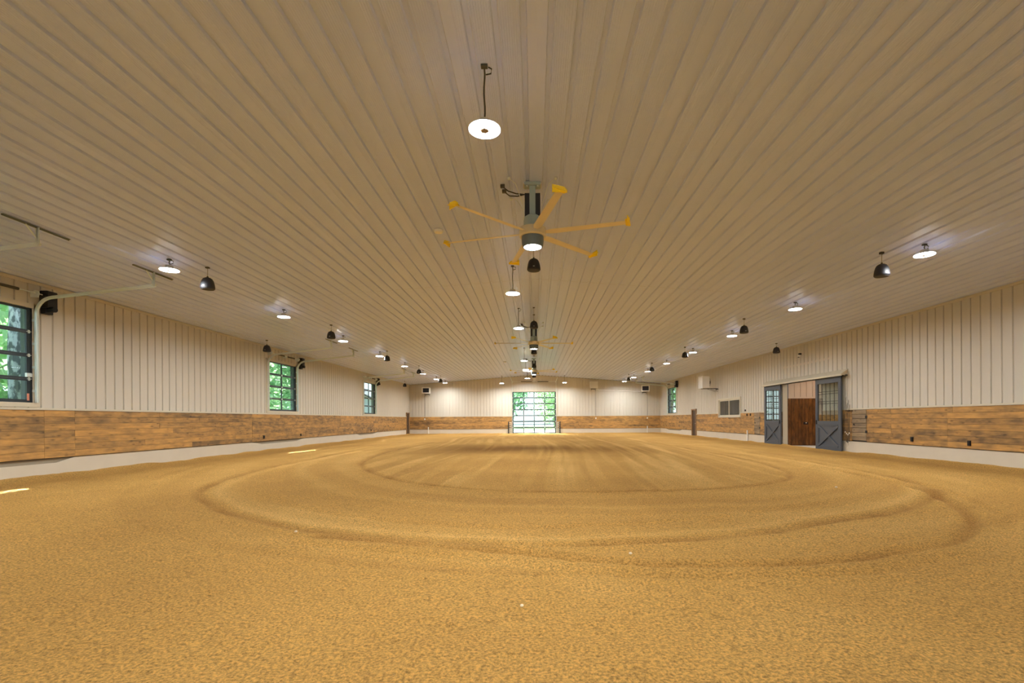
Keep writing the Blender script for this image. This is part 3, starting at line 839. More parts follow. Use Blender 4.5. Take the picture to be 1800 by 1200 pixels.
for uu in (19.3, 21.6, 23.9, 25.9):
    MB(Ms).prism([(.0,3.29),(.26,3.11),(.0,3.06)], uu-.01, uu+.01, 0).build('bracket', 'tan_trim', sf)
MB(Ms).box((20.76,-.27,0),(20.93,.02,3.10)).build('jamb', 'tan_trim', sf)
MB(Ms).box((24.30,-.22,0),(24.35,.02,3.10)).build('jamb', 'tan_trim', sf)

def slider(u0, u1, label):
    org = WM['right']((u0+u1)/2, .15, .02); T = thing('sliding_door', org, label, 'door', 'sliding barn doors on the right wall')
    M = wmap('right', org); o0, o1 = .12, .18; z0, z1 = .02, 3.06; st = .17
    def b(nm, a, c, m='slider_grey', par=T, **k): return MB(M).box(a, c).build(nm, m, par, **k)
    b('stile', (u0,o0,z0),(u0+st,o1,z1)); b('stile', (u1-st,o0,z0),(u1,o1,z1))
    b('rail', (u0+st,o0,z1-.22),(u1-st,o1,z1)); b('rail', (u0+st,o0,1.10),(u1-st,o1,1.26)); b('rail', (u0+st,o0,z0),(u1-st,o1,.18))
    b('lower_panel', (u0+st,o0+.01,.18),(u1-st,o1-.035,1.10))
    a, c = u0+st, u1-st
    MB(M).bar((a+.02,o1-.012,.22),(c-.02,o1-.012,1.06),.10,.03,(0,1,0)).build('brace', 'slider_grey', T)
    MB(M).bar((a+.02,o1-.008,1.06),(c-.02,o1-.008,.22),.10,.03,(0,1,0)).build('brace', 'slider_grey', T)
    for q in (((a,o1-.035,.18),(a+.05,o1-.012,1.10)),((c-.05,o1-.035,.18),(c,o1-.012,1.10)),((a+.05,o1-.035,1.05),(c-.05,o1-.012,1.10)),((a+.05,o1-.035,.18),(c-.05,o1-.012,.23))):
        b('panel_moulding', *q)
    g = b('glass', (a,o0+.024,1.26),(c,o0+.034,z1-.22), 'glass_slider')
    gw = (c-a)
    for i in range(1, 5): b('muntin', (a+gw*i/5-.008,o0+.036,1.26),(a+gw*i/5+.008,o0+.046,z1-.22), 'black_plastic', g)
    zz = 1.26; gh = z1-.22-1.26
    for f in (.46, .52, .72, .78): b('muntin', (a,o0+.036,zz+gh*f-.008),(c,o0+.046,zz+gh*f+.008), 'black_plastic', g)
    hu = u1-.08 if u0 < 22 else u0+.08
    MB(M).rbox((hu-.035,o1,1.12),(hu+.035,o1+.025,1.30),.008).build('handle', 'black_plastic', T)
slider(19.45, 21.20, 'grey glazed sliding barn door on the near side of the entrance')
slider(24.22, 25.92, 'grey glazed sliding barn door on the far side, mirroring green daylight')
# lamp lighting the aisle
al = thing('ceiling_light', (XR+1.6, 22.6, 3.80), 'flat round ceiling light in the barn aisle behind the sliding doors', 'lamp')
MB().lathe([(.20,.05),(.20,.0),(.18,-.01)], 24).build('housing', 'white_paint', al)
mat('aisle_led', (1,1,1,1), emit=(1,.90,.80,1), estr=130)
MB().lathe([(.17,-.012),(.17,-.02)], 24).build('diffuser', 'aisle_led', al)

# ------------------------------------------------------------------ round high bay lamps
def make_lamp(drop):
    """origin at the lamp's ceiling hook"""
    T = thing('high_bay_lamp', (0,0,0), 'x', 'lamp')
    z = -drop
    MB().lathe([(.04,z+.12),(.075,z+.11),(.085,z+.055),(.15,z+.035),(.185,z+.014),(.187,z+.004),(.05,z+.004)], 28).build('housing', 'lamp_house', T, smooth=True)
    MB().annulus(.050, .192, z-.005, z+.006, 28).build('light_ring', 'led', T)
    ld = bpy.data.lights.get('high_bay_beam')
    if ld is None:
        ld = bpy.data.lights.new('high_bay_beam', 'AREA'); ld.shape = 'DISK'; ld.size = .376; ld.energy = LAMP_W
        ld.color = (.97, .985, 1.0); ld.spread = LAMP_SPREAD
    lo = bpy.data.objects.new('beam', ld); COL.objects.link(lo); lo.parent = T; lo.location = (0,0,z-.007)
    MB().lathe([(.058,z+.005),(.058,z-.012),(.050,z-.018)], 8).build('centre_cap', 'lamp_cap', T)
    pts = [(.006*math.sin(i*1.1)*(0 if i in (0, 8) else 1), .004*math.cos(i*1.7), z+.12+(drop-.16)*i/8) for i in range(9)]
    MB().tube(pts, .011, 7).build('cord', 'dark_steel', T, smooth=True)
    hk = MB().rbox((-.04,-.03,-.035),(.04,.03,0),.006).build('hook_box', 'dark_steel', T)
    MB().tube([(.05,0,-.03),(.09,.0,-.05),(.08,.01,-.10),(.02,.0,-.12)], .008, 6).build('plug_lead', 'black_plastic', hk, smooth=True)
    return T
ORD = ['first', 'second', 'third', 'fourth', 'fifth', 'sixth', 'seventh', 'eighth', 'ninth']
protos = {}
def place_lamp(x, y, zl, label, group):
    zc = ceil_z(x)-.006; drop = round(zc-zl, 2)
    if drop not in protos: protos[drop] = o = make_lamp(drop)
    else: o = copy_tree(protos[drop])
    o.location = (x, y, zc); o['label'] = label; o['group'] = group; return o
for i, y in enumerate([11.22, 16.35, 21.43, 26.50, 31.60, 36.80, 41.75, 45.9]):
    place_lamp(-8.42, y, 4.89, f'{ORD[i]} white high bay lamp from the camera in the left ceiling row', 'high bay lamps in the left row')
for i, y in enumerate([10.54, 15.76, 20.80, 25.93, 31.10, 36.26, 41.34, 45.7]):
    place_lamp(8.5, y, 4.92, f'{ORD[i]} white high bay lamp from the camera in the right ceiling row', 'high bay lamps in the right row')
for i, (y, z) in enumerate([(5.92,4.936),(13.65,4.936),(18.85,4.936),(29.28,4.936),(34.58,4.94),(41.9,4.94),(45.7,5.25)]):
    place_lamp(-.585, y, z, f'{ORD[i]} white lamp from the camera along the central ridge line', 'high bay lamps hung by the ridge')
place_lamp(-3.05, 45.8, 4.81, 'white lamp near the far wall just left of the tall glazed door', 'high bay lamps by the far wall')
place_lamp(2.87, 45.8, 4.85, 'white lamp near the far wall just right of the tall glazed door', 'high bay lamps by the far wall')
# the same rows go on over and behind the camera and light the foreground
for i, y in enumerate([6.1, 1.0, -4.1, -9.2]):
    place_lamp(-8.42, y, 4.89, f'high bay lamp of the left row over the near arena, {ORD[i]} out of view', 'high bay lamps above and behind the camera')
for i, y in enumerate([5.4, .3, -4.8, -9.9]):
    place_lamp(8.5, y, 4.92, f'high bay lamp of the right row over the near arena, {ORD[i]} out of view', 'high bay lamps above and behind the camera')
for i, y in enumerate([2.6, -2.6, -7.8]):
    place_lamp(-.585, y, 4.936, f'high bay lamp of the ridge line over the near arena, {ORD[i]} out of view', 'high bay lamps above and behind the camera')

# ------------------------------------------------------------------ large ceiling fans
def make_fan():
    """origin at the ridge; blades 0.93 below"""
    T = thing('ceiling_fan', (0,0,0), 'x', 'fan')
    zb = -.925
    pl = MB().rbox((-.15,-.10,-.065),(.15,.10,0),.01).build('mount_plate', 'fan_grey', T)
    MB().box((-.17,-.07,-.035),(.17,.12,-.005)).build('mount_angle', 'tan_trim', pl)
    for sx_ in (-.10, .10): MB().lathe([(.018,-.065),(.018,-.085)], 6, (sx_, -.06, 0)).build('bolt', 'galvanised', pl)
    MB().box((-.055,-.05,-.66),(.055,.05,-.065)).build('post', 'fan_grey', T)
    dr = MB().rbox((-.145,.02,-.62),(.145,.20,-.16),.015).build('drive_box', 'fan_dark', T, label='dark motor drive box')
    for sy in (-.10,.10): MB().box((sy-.004,.012,-.60),(sy+.004,.02,-.18)).build('cooling_fin', 'fan_dark', dr)
    MB().lathe([(.10,-.60),(.155,-.64),(.165,-.70),(.165,-.82),(.19,-.84)], 32).build('motor_housing', 'fan_grey', T, smooth=True)
    MB().lathe([(.20,zb+.085),(.245,zb+.08),(.25,zb+.03),(.25,zb-.055),(.235,zb-.075),(.20,zb-.075)], 36).build('hub', 'brass', T, smooth=True)
    cl = MB().lathe([(.205,zb-.075),(.205,zb-.15),(.195,zb-.22),(.185,zb-.255),(.165,zb-.262),(.160,zb-.235),(.02,zb-.235)], 36).build('light_collar', 'fan_collar', T, smooth=True)
    MB().lathe([(.155,zb-.236),(.155,zb-.243)], 28).build('light_disc', 'fan_led', cl)
    for k in range(6):
        a = k*math.pi/3
        rot = Matrix.Rotation(a, 4, 'Z')
        r0, r1 = .23, 1.75; pitch = math.radians(-11); c0, c1 = .150, .118
        mb = MB()
        vs = []
        for r, c in ((r0, c0*.55), (r0+.14, c0), (r1, c1)):
            for t, h in ((-.5,0.0),(-.2,.012),(.2,.010),(.5,0.0),(.2,-.004),(-.2,-.004)):
                y_, z_ = t*c, h
                vs.append((r, y_*math.cos(pitch)-z_*math.sin(pitch), zb+y_*math.sin(pitch)+z_*math.cos(pitch)))
        fs = [(5,4,3,2,1,0),(12,13,14,15,16,17)]
        for s in (0, 6):
            for q in range(6): fs.append((s+q, s+(q+1)%6, s+6+(q+1)%6, s+6+q))
        mb.add(vs, fs)
        bl = mb.build('blade', 'blade_metal', T); bl.rotation_euler = (0,0,a)
        # winglet: swept fin standing across the tip
        wb = MB()
        y0, y1 = -.13, .10
        P = [(y0,-.055),(y0,.060),(y1-.05,.050),(y1,.015),(y1,-.020)]
        n = len(P)
        vs = [(r1+.02+(.0 if i else 0)-abs(yy)*.25, yy, zb+yy*math.tan(pitch)*.6+zz) for i, (yy, zz) in enumerate(P)]
        vs += [(x+.016, yy, zz) for x, yy, zz in vs]
        wb.add(vs, [tuple(range(n-1,-1,-1)), tuple(range(n,2*n))]+[(i,(i+1)%n,(i+1)%n+n,i+n) for i in range(n)])
        wb.add([(r1-.05,-.085,zb+.014),(r1+.03,-.13,zb+.022),(r1+.03,.085,zb-.034),(r1-.05,.072,zb-.026),
                (r1-.05,-.085,zb+.030),(r1+.03,-.13,zb+.040),(r1+.03,.085,zb-.018),(r1-.05,.072,zb-.010)],
               [(0,1,2,3),(7,6,5,4),(0,4,5,1),(1,5,6,2),(2,6,7,3),(3,7,4,0)])
        wb.build('winglet', 'winglet_yellow', bl)
    # guy wires and supply leads
    for sx_, sy in ((-1,-.3),(1,-.3),(-1,.5),(1,.5)):
        g = MB().tube([(sx_*.16,sy*.2,-.70),(sx_*.17,sy*.3,-.45),(sx_*.30,sy*.8,-.12),(sx_*.42,sy,-.02-abs(sx_*.42)*.0727)], .005, 5).build('guy_wire', 'galvanised', T)
        MB().lathe([(.03,-.0),(.03,-.03),(.01,-.05)], 8, (sx_*.42, sy, -.006-.42*.0727)).build('wire_anchor', 'galvanised', g)
    for dy, x_ in ((-.05,-.55),(.15,-.53)):
        cb = MB().tube([(x_,dy,-.08),(x_+.10,dy,-.16),(x_+.25,dy*.5,-.20),(-.15,.05,-.18)], .011, 6).build('supply_lead', 'black_plastic', T, smooth=True)
        MB().rbox((x_-.04,dy-.03,-.10),(x_+.04,dy+.03,-.03),.006).build('socket_box', 'dark_steel', cb)
    return T
fan = make_fan(); fan.location = (-0.01, 9.0, 5.772); fan.rotation_euler = (0,0,math.radians(-75.85))
# only the blades turn with the rotor: keep mount square to the building
def spin(f, ang):
    f.rotation_euler = (0,0,0)
    for ch in f.children:
        if ch.name.startswith('blade'): ch.rotation_euler = (0,0,ch.rotation_euler[2]+ang)
FG = 'large six blade fans along the ridge'
fan2 = copy_tree(fan); fan3 = copy_tree(fan)
spin(fan, math.radians(-75.85)); spin(fan2, 0.03); spin(fan3, math.radians(22))
fan2.location = (0.0, 22.0, 5.772); fan3.location = (0.0, 34.7, 5.772)
tag(fan, 'nearest large six blade fan with yellow winglets and lit hub', 'fan', FG)
tag(fan2, 'middle large six blade fan, second from the camera along the ridge', 'fan', FG)
tag(fan3, 'farthest large six blade fan, close before the tall glazed door', 'fan', FG)

# ------------------------------------------------------------------ pendant speakers
def make_speaker():
    """origin at the ceiling; body bottom 0.0 below drop set by shape"""
    T = thing('pendant_speaker', (0,0,0), 'x', 'speaker')
    b = MB().lathe([(.150,0.0),(.160,.015),(.157,.06),(.146,.13),(.126,.20),(.100,.245),(.065,.268),(.0,.275)], 28).build('body', 'speaker_black', T, smooth=True)
    MB().lathe([(.142,.004),(.14,-.012),(.08,-.024),(.0,-.028)], 24).build('grille', 'speaker_grille', b, smooth=True)
    MB().box((-.02,-.160,.05),(.02,-.155,.062)).build('badge', 'galvanised', b)
    MB().lathe([(.022,.265),(.022,.30),(.012,.31)], 10).build('cable_gland', 'dark_steel', T)
    return T
sp_base = make_speaker()
first = [True]
def speaker(x, y, z, label, group):
    if first[0]: o = sp_base; first[0] = False
    else:
        o = sp_base.copy(); COL.objects.link(o)
        for ch in sp_base.children:
            if ch.name.startswith('cable.') or ch.name == 'cable': continue
            copy_tree(ch, o)
    o.location = (x, y, z); o['label'] = label; o['group'] = group
    L_ = ceil_z(x)-.01-z
    MB().tube([(0,0,.27),(0.004,0,L_)], .005, 5).build('cable', 'dark_steel', o)
    MB().box((-.04,-.03,L_-.03),(.04,.03,L_)).build('ceiling_bracket', 'dark_steel', o)
SG = 'black pendant speakers under the ceiling'
for i, y in enumerate([11.91, 19.16, 26.43, 33.75, 41.5]):
    speaker(-8.0, y, 4.645, f'{ORD[i]} black bell speaker from the camera in the left ceiling row', SG)
for i, y in enumerate([11.14, 18.45, 25.69, 32.9, 41.0]):
    speaker(8.0, y, 4.64, f'{ORD[i]} black bell speaker from the camera in the right ceiling row', SG)
for i, y in enumerate([11.57, 18.9, 26.3, 33.2, 41.0]):
    speaker(.01, y, 4.95, f'{ORD[i]} black bell speaker from the camera along the ridge', SG)
speaker(-11.62, 21.12, 4.42, 'black bell speaker tight to the left wall beside its middle glazed lift door', SG)
speaker(-11.62, 43.6, 4.42, 'black bell speaker tight to the left wall near the far corner', SG)
speaker(11.50, 23.0, 4.48, 'black bell speaker tight to the right wall above the sliding doors', SG)

# smoke detectors
def detector(x, y, label):
    T = thing('smoke_detector', (x, y, ceil_z(x)-.02), label, 'smoke detector', 'white domes on the ceiling')
    MB().lathe([(.10,-.01),(.10,-.035),(.085,-.055),(.0,-.062)], 24).build('dome', 'white_paint', T, smooth=True)
    MB().lathe([(.105,.0),(.105,-.012)], 24).build('base_ring', 'white_paint', T)
detector(-2.1, 10.75, 'white round dome on the ceiling left of the nearest fan')
detector(-2.1, 35.2, 'small dome on the ceiling left of the farthest fan')

# ------------------------------------------------------------------ unit heaters
def heater(x, y, z, ang, w_, h_, d_, label, dark=True):
    T = thing('unit_heater', (x, y, z), label, 'heater', 'white unit heaters'); T.rotation_euler = (0,0,ang)
    # front looks along -Y (local)
    MB().rbox((-w_/2,-d_/2,0),(w_/2,d_/2,h_),.02).build('cabinet', 'white_paint', T)
    f = MB(); t = .07
    f.box((-w_/2-.02,-d_/2-.05,-.02),(-w_/2+t,-d_/2,h_+.02)).box((w_/2-t,-d_/2-.05,-.02),(w_/2+.02,-d_/2,h_+.02))
    f.box((-w_/2+t,-d_/2-.05,-.02),(w_/2-t,-d_/2,t)).box((-w_/2+t,-d_/2-.05,h_-t),(w_/2-t,-d_/2,h_+.02))
    fr = f.build('front_frame', 'white_paint', T)
    n = 6
    for i in range(n):
        z0 = t+(h_-2*t)*(i+.5)/n
        MB().bar((-w_/2+t,-d_/2-.03,z0),(w_/2-t,-d_/2-.03,z0),.05,.008,(0,-.5,1)).build('louvre', 'fan_dark' if dark else 'white_paint', fr)
    MB().box((-w_/2+t,-d_/2-.010,t),(w_/2-t,-d_/2-.004,h_-t)).build('grille_back', 'fan_dark' if dark else 'white_paint', fr)
    mt = MB(); mt.lathe([(.13,0),(.13,.14),(.06,.20),(.0,.20)], 18)
    mt.v = [(p[0], d_/2+p[2], h_/2+p[1]) for p in mt.v]
    mo = mt.build('fan_motor', 'black_plastic', T, smooth=True)
    for r in (.17, .24, .30):
        g = MB(); g.annulus(r-.006, r+.006, .05, .062, 24); g.v = [(p[0], d_/2+p[2]+.03, h_/2+p[1]) for p in g.v]
        g.build('fan_guard', 'dark_steel', mo)
    return T
hr = heater(11.58, 33.0, 3.46, math.radians(-84), .60, .78, .46, 'white unit heater with black fan on the right wall above the viewing window', False)
heater(-10.5, 47.30, 4.00, 0, .74, .56, .40, 'white framed unit heater with dark grille in the far left corner')
heater(5.82, 47.25, 4.42, 0, .72, .60, .36, 'white faced unit heater on the far wall right of the tall door', False)
heater(10.85, 47.20, 4.07, math.radians(-14), .74, .56, .45, 'white framed unit heater with dark grille in the far right corner')
# wall arms that carry them
for hx, hz, hy, lab in ((-10.5,4.0,47.30,'far left corner heater'),(5.82,4.42,47.25,'far wall heater'),(10.85,4.07,47.2,'far right corner heater')):
    T = thing('heater_bracket', (hx, YB, hz), 'steel wall bracket carrying the '+lab, 'bracket', 'steel heater brackets')
    for s in (-.2, .2):
        MB().bar((s,-.04,-.05),(s,-.75,-.05),.03,.03).build('arm', 'dark_steel', T)
        MB().bar((s,-.04,-.22),(s,-.5,-.07),.02,.02).build('strut', 'dark_steel', T)
    MB().box((-.22,-.045,-.10),(.22,-.026,-.03)).build('back_plate', 'dark_steel', T)
T = thing('heater_bracket', (XR, 33.0, 3.45), 'steel wall bracket carrying the right wall heater', 'bracket', 'steel heater brackets')
for s in (-.2, .2):
    MB().bar((-.04,s,-.03),(-1.05,s,-.03),.03,.03).build('arm', 'dark_steel', T)
    MB().bar((-.04,s,-.24),(-.6,s,-.05),.02,.02).build('strut', 'dark_steel', T)
MB().box((-.045,-.22,-.12),(-.026,.22,-.03)).build('back_plate', 'dark_steel', T)
# conduit between the two right hand heaters
cd = MB().tube([(6.22,YB-.06,4.36),(6.35,YB-.045,4.28),(10.3,YB-.045,4.10),(10.48,YB-.045,4.09)], .035, 10).build('conduit', 'white_paint', None, smooth=True)
tag(cd, 'white pipe running between two heaters on the far wall', 'pipe')
# cords with white plugs
for i, (x, zt_, lab) in enumerate(((-10.79,3.85,'far left corner'),(6.08,4.28,'far wall'),(11.15,3.92,'far right corner'))):
    T = thing('drop_line', (x, YB-.05, 1.5), f'dark cord dropping from the {lab} heater to a white plug', 'cord', 'heater cords with white plugs')
    MB().tube([(0,0,.05),(.01,0,1.2),(0,0,zt_-1.5)], .012, 6).build('cord', 'dark_steel', T, smooth=True)
    MB().rbox((-.055,-.04,-.09),(.055,.008,.06),.01).build('plug', 'white_paint', T)

# ------------------------------------------------------------------ small wall things
def outlet(side, u, z, label, w_=.09, h_=.15, m='black_plastic', off=.045):
    org = WM[side](u, off, z); T = thing('outlet_box', org, label, 'outlet', 'black outlet boxes on the walls')
    M = wmap(side, org)
    MB(M).box((u-w_/2,off-.004,z-h_/2),(u+w_/2,off+.03,z+h_/2)).build('box', m, T)
    MB(M).rbox((u-w_/2*.75,off+.03,z-h_/2*.8),(u+w_/2*.75,off+.04,z+h_/2*.8),.003).build('cover', m, T)
outlet('right', 15.95, .675, 'black outlet low on the right boards, farther of two')
outlet('right', 13.85, .645, 'black outlet low on the right boards, nearer of two')
outlet('left', 21.99, .67, 'black outlet low on the left boards under the middle glazed opening')
outlet('left', 25.46, .66, 'black outlet low on the left boards just past the middle glazed opening', .07, .12)
outlet('left', 36.42, .66, 'black outlet low on the left boards under the farthest glazed opening', .07, .12)
outlet('right', 28.59, 1.86, 'small dark box on the right wall metal just above the boards', .08, .10, off=.02)
outlet('right', 28.30, 1.60, 'dark switch on the boards below the viewing window edge, left of two', .08, .13)
outlet('right', 27.85, 1.60, 'dark switch on the boards below the viewing window edge, right of two', .08, .13)
# camera
T = thing('security_camera', (XR-.02, 22.61, 4.36), 'small black and white dome camera high on the right wall', 'camera')
MB().rbox((-.10,-.05,-.02),(.0,.05,.05),.01).build('bracket', 'black_plastic', T)
MB().lathe([(.0,-.14),(.05,-.12),(.06,-.08),(.06,-.03),(.0,-.02)], 14, (-.10,0,0)).build('dome', 'white_paint', T, smooth=True)
MB().lathe([(.0,-.155),(.035,-.14),(.04,-.12)], 12, (-.11,0,0)).build('lens', 'black_plastic', T, smooth=True)
# pipes up the concrete
def stub(side, u, lab):
    org = WM[side](u, .06, 0); M = wmap(side, org)
    o = MB(M).tube([(u,.06,-.02),(u,.06,.70)], .045, 12).build('stub_pipe', 'white_paint', None, org, smooth=True); tag(o, lab, 'pipe', 'pale stub pipes at the wall base')
stub('back', -10.45, 'pale stub pipe standing at the far wall base by the left corner')
stub('back', 11.15, 'pale stub pipe standing at the far wall base by the right corner')
stub('right', 28.25, 'pale stub pipe standing at the right wall base beneath the switches')
# folded chain gates either side of the tall door
for s, lab in ((-1,'left'),(1,'right')):
    x0 = s*2.36
    T = thing('folded_gate', (x0, YB-.12, 0), f'narrow folded gate with dark post on the {lab} side of the tall glazed door', 'gate', 'folded gates by the tall door')
    MB().box((s*.12,-.05,-.02),(s*.22,.05,1.20)).build('post', 'black_plastic', T)
    MB().box((-s*.10,-.03,-.02),(-s*.06,.03,1.16)).build('inner_post', 'galvanised', T)
    for k in range(6):
        MB().tube([(-s*.08,-.04,.12+k*.19),(s*.15,-.04,.20+k*.19)], .016, 6).build('rung', 'galvanised', T, smooth=True)
# hatches of grey boards
def hatch(u0, u1, label):
    org = WM['right']((u0+u1)/2, 0, KB+.03); T = thing('access_hatch', org, label, 'hatch', 'grey board hatches in the right kickwall'); M = wmap('right', org)
    rh = (KT-KB)/7
    MB(M).box((u0+.01,.0,KB+.035),(u1-.01,.012,KT-.005)).build('backing_board', 'post_wood', T)
    for r in range(7):
        L_ = u1-u0-.03; mb = MB(); mb.rbox((-L_/2,0,0),(L_/2,.032,rh-.010),.006)
        p = M((u0+u1)/2, .012, KB+r*rh+.004+(.03 if r == 0 else 0))
        o = mb.build('plank', 'grey_wood', T, p); o.rotation_euler = (0,0,math.pi/2)
    for z in (.86, 1.42):
        MB(M).rbox((u0-.05,.045,z-.05),(u0+.06,.056,z+.05),.004).build('hinge', 'black_plastic', T)
    MB(M).rbox((u1-.16,.045,1.10),(u1-.09,.058,1.16),.004).build('latch', 'black_plastic', T)
hatch(18.15, 18.98, 'grey board hatch in the kickwall right of the near sliding door')
hatch(26.72, 27.42, 'grey board hatch in the kickwall beside the far sliding door')
# lunge whips on their hook
rack = thing('whip_hook', (XR-.045, 19.08, 1.66), 'black wall hook holding long whips beside the near sliding door', 'hook')
MB().box((-.015,-.16,-.015),(0,.16,.015)).build('plate', 'black_plastic', rack)
for k in range(4): MB().tube([(-.01,-.12+k*.08,0),(-.10,-.12+k*.08,0),(-.12,-.12+k*.08,.03)], .010, 6).build('peg', 'black_plastic', rack)
for k, (du, top, bot, lab) in enumerate(((.14,2.22,.50,'tallest whip hanging at the far end of the black hook'),(.06,1.98,.44,'white banded whip second along the black hook'),(-.02,2.10,.40,'thin whip third along the black hook, lash curling low'),(-.10,1.92,.46,'short whip hanging at the near end of the black hook'))):
    T = thing('lunge_whip', (XR-.165, 19.06+du, bot), lab, 'whip', 'long whips hung on the right wall')
    Lw = top-bot
    MB().tube([(0,0,.0),(.0,.004,Lw*.5),(.03,-.01,Lw)], [.013,.010,.004], 7).build('shaft', 'black_plastic', T, smooth=True)
    MB().tube([(0,0,.02),(0,0,.22)], .014, 8).build('grip', 'black_plastic', T, smooth=True)
    MB().tube([(0,0,.30),(0,0,.36)], .017, 8).build('white_band', 'white_paint', T, smooth=True)
    MB().tube([(.03,-.01,Lw),(-.03,.03,Lw*.7),(-.02,.05,Lw*.3),(-.03,.07,-.02),(-.02,.03,-.10),(.0,.06,-.16)], .003, 5).build('lash', 'black_plastic', T, smooth=True)

# a few pale stones lying on the sand
def hull_stone(r, sd):
    g = random.Random(sd); bm = bmesh.new(); bmesh.ops.create_icosphere(bm, subdivisions=2, radius=r)
    for v in bm.verts: v.co *= g.uniform(.85, 1.12); v.co.z *= .7
    me = bpy.data.meshes.new('stone'); bm.to_mesh(me); bm.free(); me.materials.append(MATS['stone'])
    me.polygons.foreach_set('use_smooth', [True]*len(me.polygons)); return me
for x, y, r, lab in ((-.10,3.60,.015,'small round pale pebble on the sand in the near middle foreground'),(.98,4.98,.018,'pale flat chip on the sand beside the long curved drag mark'),(-2.98,6.05,.020,'pale chip on the sand left of the middle, by the curved track'),(6.0,9.65,.022,'tiny pale stone on the sand toward the sliding doors')):
    o = inst('pebble', hull_stone(r, int(x*100)), None, (x, y, .018)); tag(o, lab, 'stone', 'pale stones on the sand')

# ------------------------------------------------------------------ outside
g = MB().box((-80,-60,-.35),(-12.62,110,-.12)).box((12.78,-60,-.35),(80,110,-.12)).box((-12.62,62,-.35),(12.78,110,-.12)).build('lawn', 'lawn', None); tag(g, 'green grass outside the windows', kind='structure')
g = MB().box((-12.62,YB+.3,-.30),(12.78,62,-.06)).build('driveway', 'gravel', None); tag(g, 'pale gravel yard outside the tall glazed door', kind='structure')
def foliage_mesh(seed, n, rx, rz, leaf, m):
    r = np.random.RandomState(seed)
    cl = r.normal(size=(70, 3)); cl /= np.linalg.norm(cl, axis=1)[:, None]; cl *= (r.rand(70, 1)**.45)
    c = cl[r.randint(0, 70, n)]+r.normal(size=(n, 3))*.14
    c = c*np.array([rx, rx, rz])
    a = r.normal(size=(n, 3)); a /= np.linalg.norm(a, axis=1)[:, None]
    b = np.cross(a, r.normal(size=(n, 3))); b /= np.linalg.norm(b, axis=1)[:, None]
    s = leaf*(.6+.8*r.rand(n, 1)); a *= s; b *= s*.55
    V = np.stack([c-a, c+b, c+a, c-b], 1).reshape(-1, 3)
    me = bpy.data.meshes.new('foliage'); me.from_pydata(V.tolist(), [], [(4*i,4*i+1,4*i+2,4*i+3) for i in range(n)])
    me.materials.append(MATS[m]); return me
FOL = [foliage_mesh(1, 4500, 3.4, 4.2, .17, 'leaf_fresh'), foliage_mesh(2, 4500, 3.0, 3.6, .19, 'leaf_deep'), foliage_mesh(3, 3500, 2.2, 1.7, .13, 'leaf_fresh')]
def tree(x, y, h, kind, lab, bark='bark_brown', r=.16, name='tree', sc_=1.0):
    T = thing(name, (x, y, -.14), lab, 'tree' if name == 'tree' else 'bush', 'trees outside the arena')
    gz = random.Random(int(x*31+y*17))
    if name == 'tree':
        pts = [(0,0,-.05)]+[(gz.uniform(-.12,.12), gz.uniform(-.12,.12), h*(i/5)) for i in range(1, 6)]
        tk = MB().tube(pts, [r*1.25, r, r*.92, r*.8, r*.6, r*.3], 10).build('trunk', bark, T, smooth=True)
        for q in range(5):
            z = h*(.35+.11*q); a = q*2.4
            MB().tube([(0,0,z),(math.cos(a)*.9,math.sin(a)*.9,z+.7),(math.cos(a)*1.9,math.sin(a)*1.9,z+1.1)], [r*.4,r*.25,r*.1], 6).build('branch', bark, tk)
    f = inst('foliage', FOL[kind], T, (0,0,h*.82 if name == 'tree' else 1.3)); f['kind'] = 'stuff'
    f.scale = (sc_, sc_, sc_); f.rotation_euler = (0,0,gz.uniform(0,6))
tree(-16.3, 15.3, 19, 1, 'pale barked birch close outside the nearest glazed opening', 'bark_pale', .15)
TR = [(-22.5,10,7,1),(-22,18.5,7.5,0),(-23,26.5,7,1),(-22,34.5,7.5,0),(-23.5,43,7.5,1),(-28,52,9,0),(-30,22,10,0),(-33,33,10,1),(-34,42,10,0)]
wd = ['leafy', 'tall', 'broad', 'slender', 'dense']
for i, (x, y, h, k) in enumerate(TR):
    tree(x, y, h, k, f'{wd[i%5]} green tree outside the left wall, {ORD[i]} going away from the camera', sc_=1.05)
for i, (x, y) in enumerate(((-19.5,14.0),(-20,19.5),(-19.5,25),(-19.5,30.5),(-19.7,36),(-20,41.5),(-22,47.5))):
    tree(x, y, 2.6, 2, f'low green bush outside the left wall, {ORD[i]} planted', name='bush', sc_=1.15)
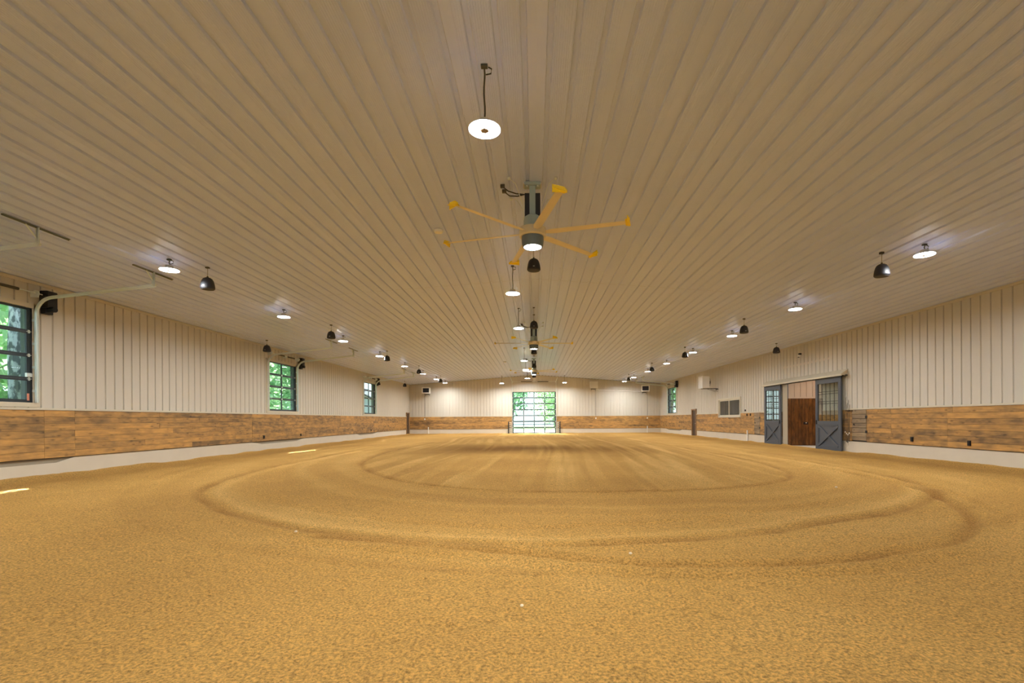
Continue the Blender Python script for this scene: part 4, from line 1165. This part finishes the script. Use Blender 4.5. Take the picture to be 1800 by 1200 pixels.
for i, (x, y, h, k) in enumerate(((16.5,58,8,1),(24.5,66,9,0),(33,74,9,1),(-12,84,6,0),(-4.2,82,6,1),(3.6,84,6,0),(11.5,82,6,1),(20,86,8,0))):
    tree(x, y, h, k, f'green tree beyond the far end wall, {ORD[i]} counted from the right lift door side')
# paddock fence beyond the yard
T = thing('paddock_fence', (0, 58, -.1), 'three rail paddock fence beyond the gravel yard behind the tall door', 'fence')
for k in range(9):
    MB().box((-12+k*3-.06,-.06,-.05),(-12+k*3+.06,.06,1.45)).build('post', 'fence_white', T)
for z in (.5, .9, 1.3): 
    for k in range(8): MB().box((-12+k*3+.06,-.03,z-.05),(-9+k*3-.06,.03,z+.05)).build('rail', 'fence_white', T)
# pale sided shed seen through the farthest left opening
def shed(x, y, w_, d_, h_, lab):
    T = thing('shed', (x, y, -.14), lab, 'building')
    MB().box((-w_/2,-d_/2,0),(w_/2,d_/2,h_)).build('shell', 'siding', T)
    n = 14
    for k in range(n):
        z = .15+k*(h_-.3)/n
        MB().prism([(-.05,0),(-.0,0),(-.0,(h_-.3)/n),(-.02,(h_-.3)/n)], -w_/2, w_/2, 0).build('siding_board', 'siding', T, (0,-d_/2,z))
        mb = MB(); mb.prism([(.05,0),(.0,0),(.0,(h_-.3)/n),(.02,(h_-.3)/n)], -d_/2, d_/2, 1); mb.build('siding_board', 'siding', T, (w_/2,0,z))
    MB().prism([(-w_/2-.5,h_-.1),(0,h_+1.8),(w_/2+.5,h_-.1),(w_/2+.5,h_+.05),(0,h_+2.0),(-w_/2-.5,h_+.05)], -d_/2-.5, d_/2+.5, 1).build('roof', 'roof_grey', T)
    MB().prism([(-w_/2,h_),(0,h_+1.8),(w_/2,h_)], -d_/2, d_/2, 1).build('gable', 'siding', T)
    for px in (-1.5, 1.5):
        f = MB().box((px-.5,-d_/2-.10,1.3),(px+.5,-d_/2-.02,2.5)).build('window', 'white_paint', T)
        MB().box((px-.42,-d_/2-.115,1.38),(px+.42,-d_/2-.10,2.42)).build('pane', 'glass_tint', f)
shed(-20.5, 56.5, 7, 6, 3.4, 'white sided shed outside beyond the farthest left glazed opening')
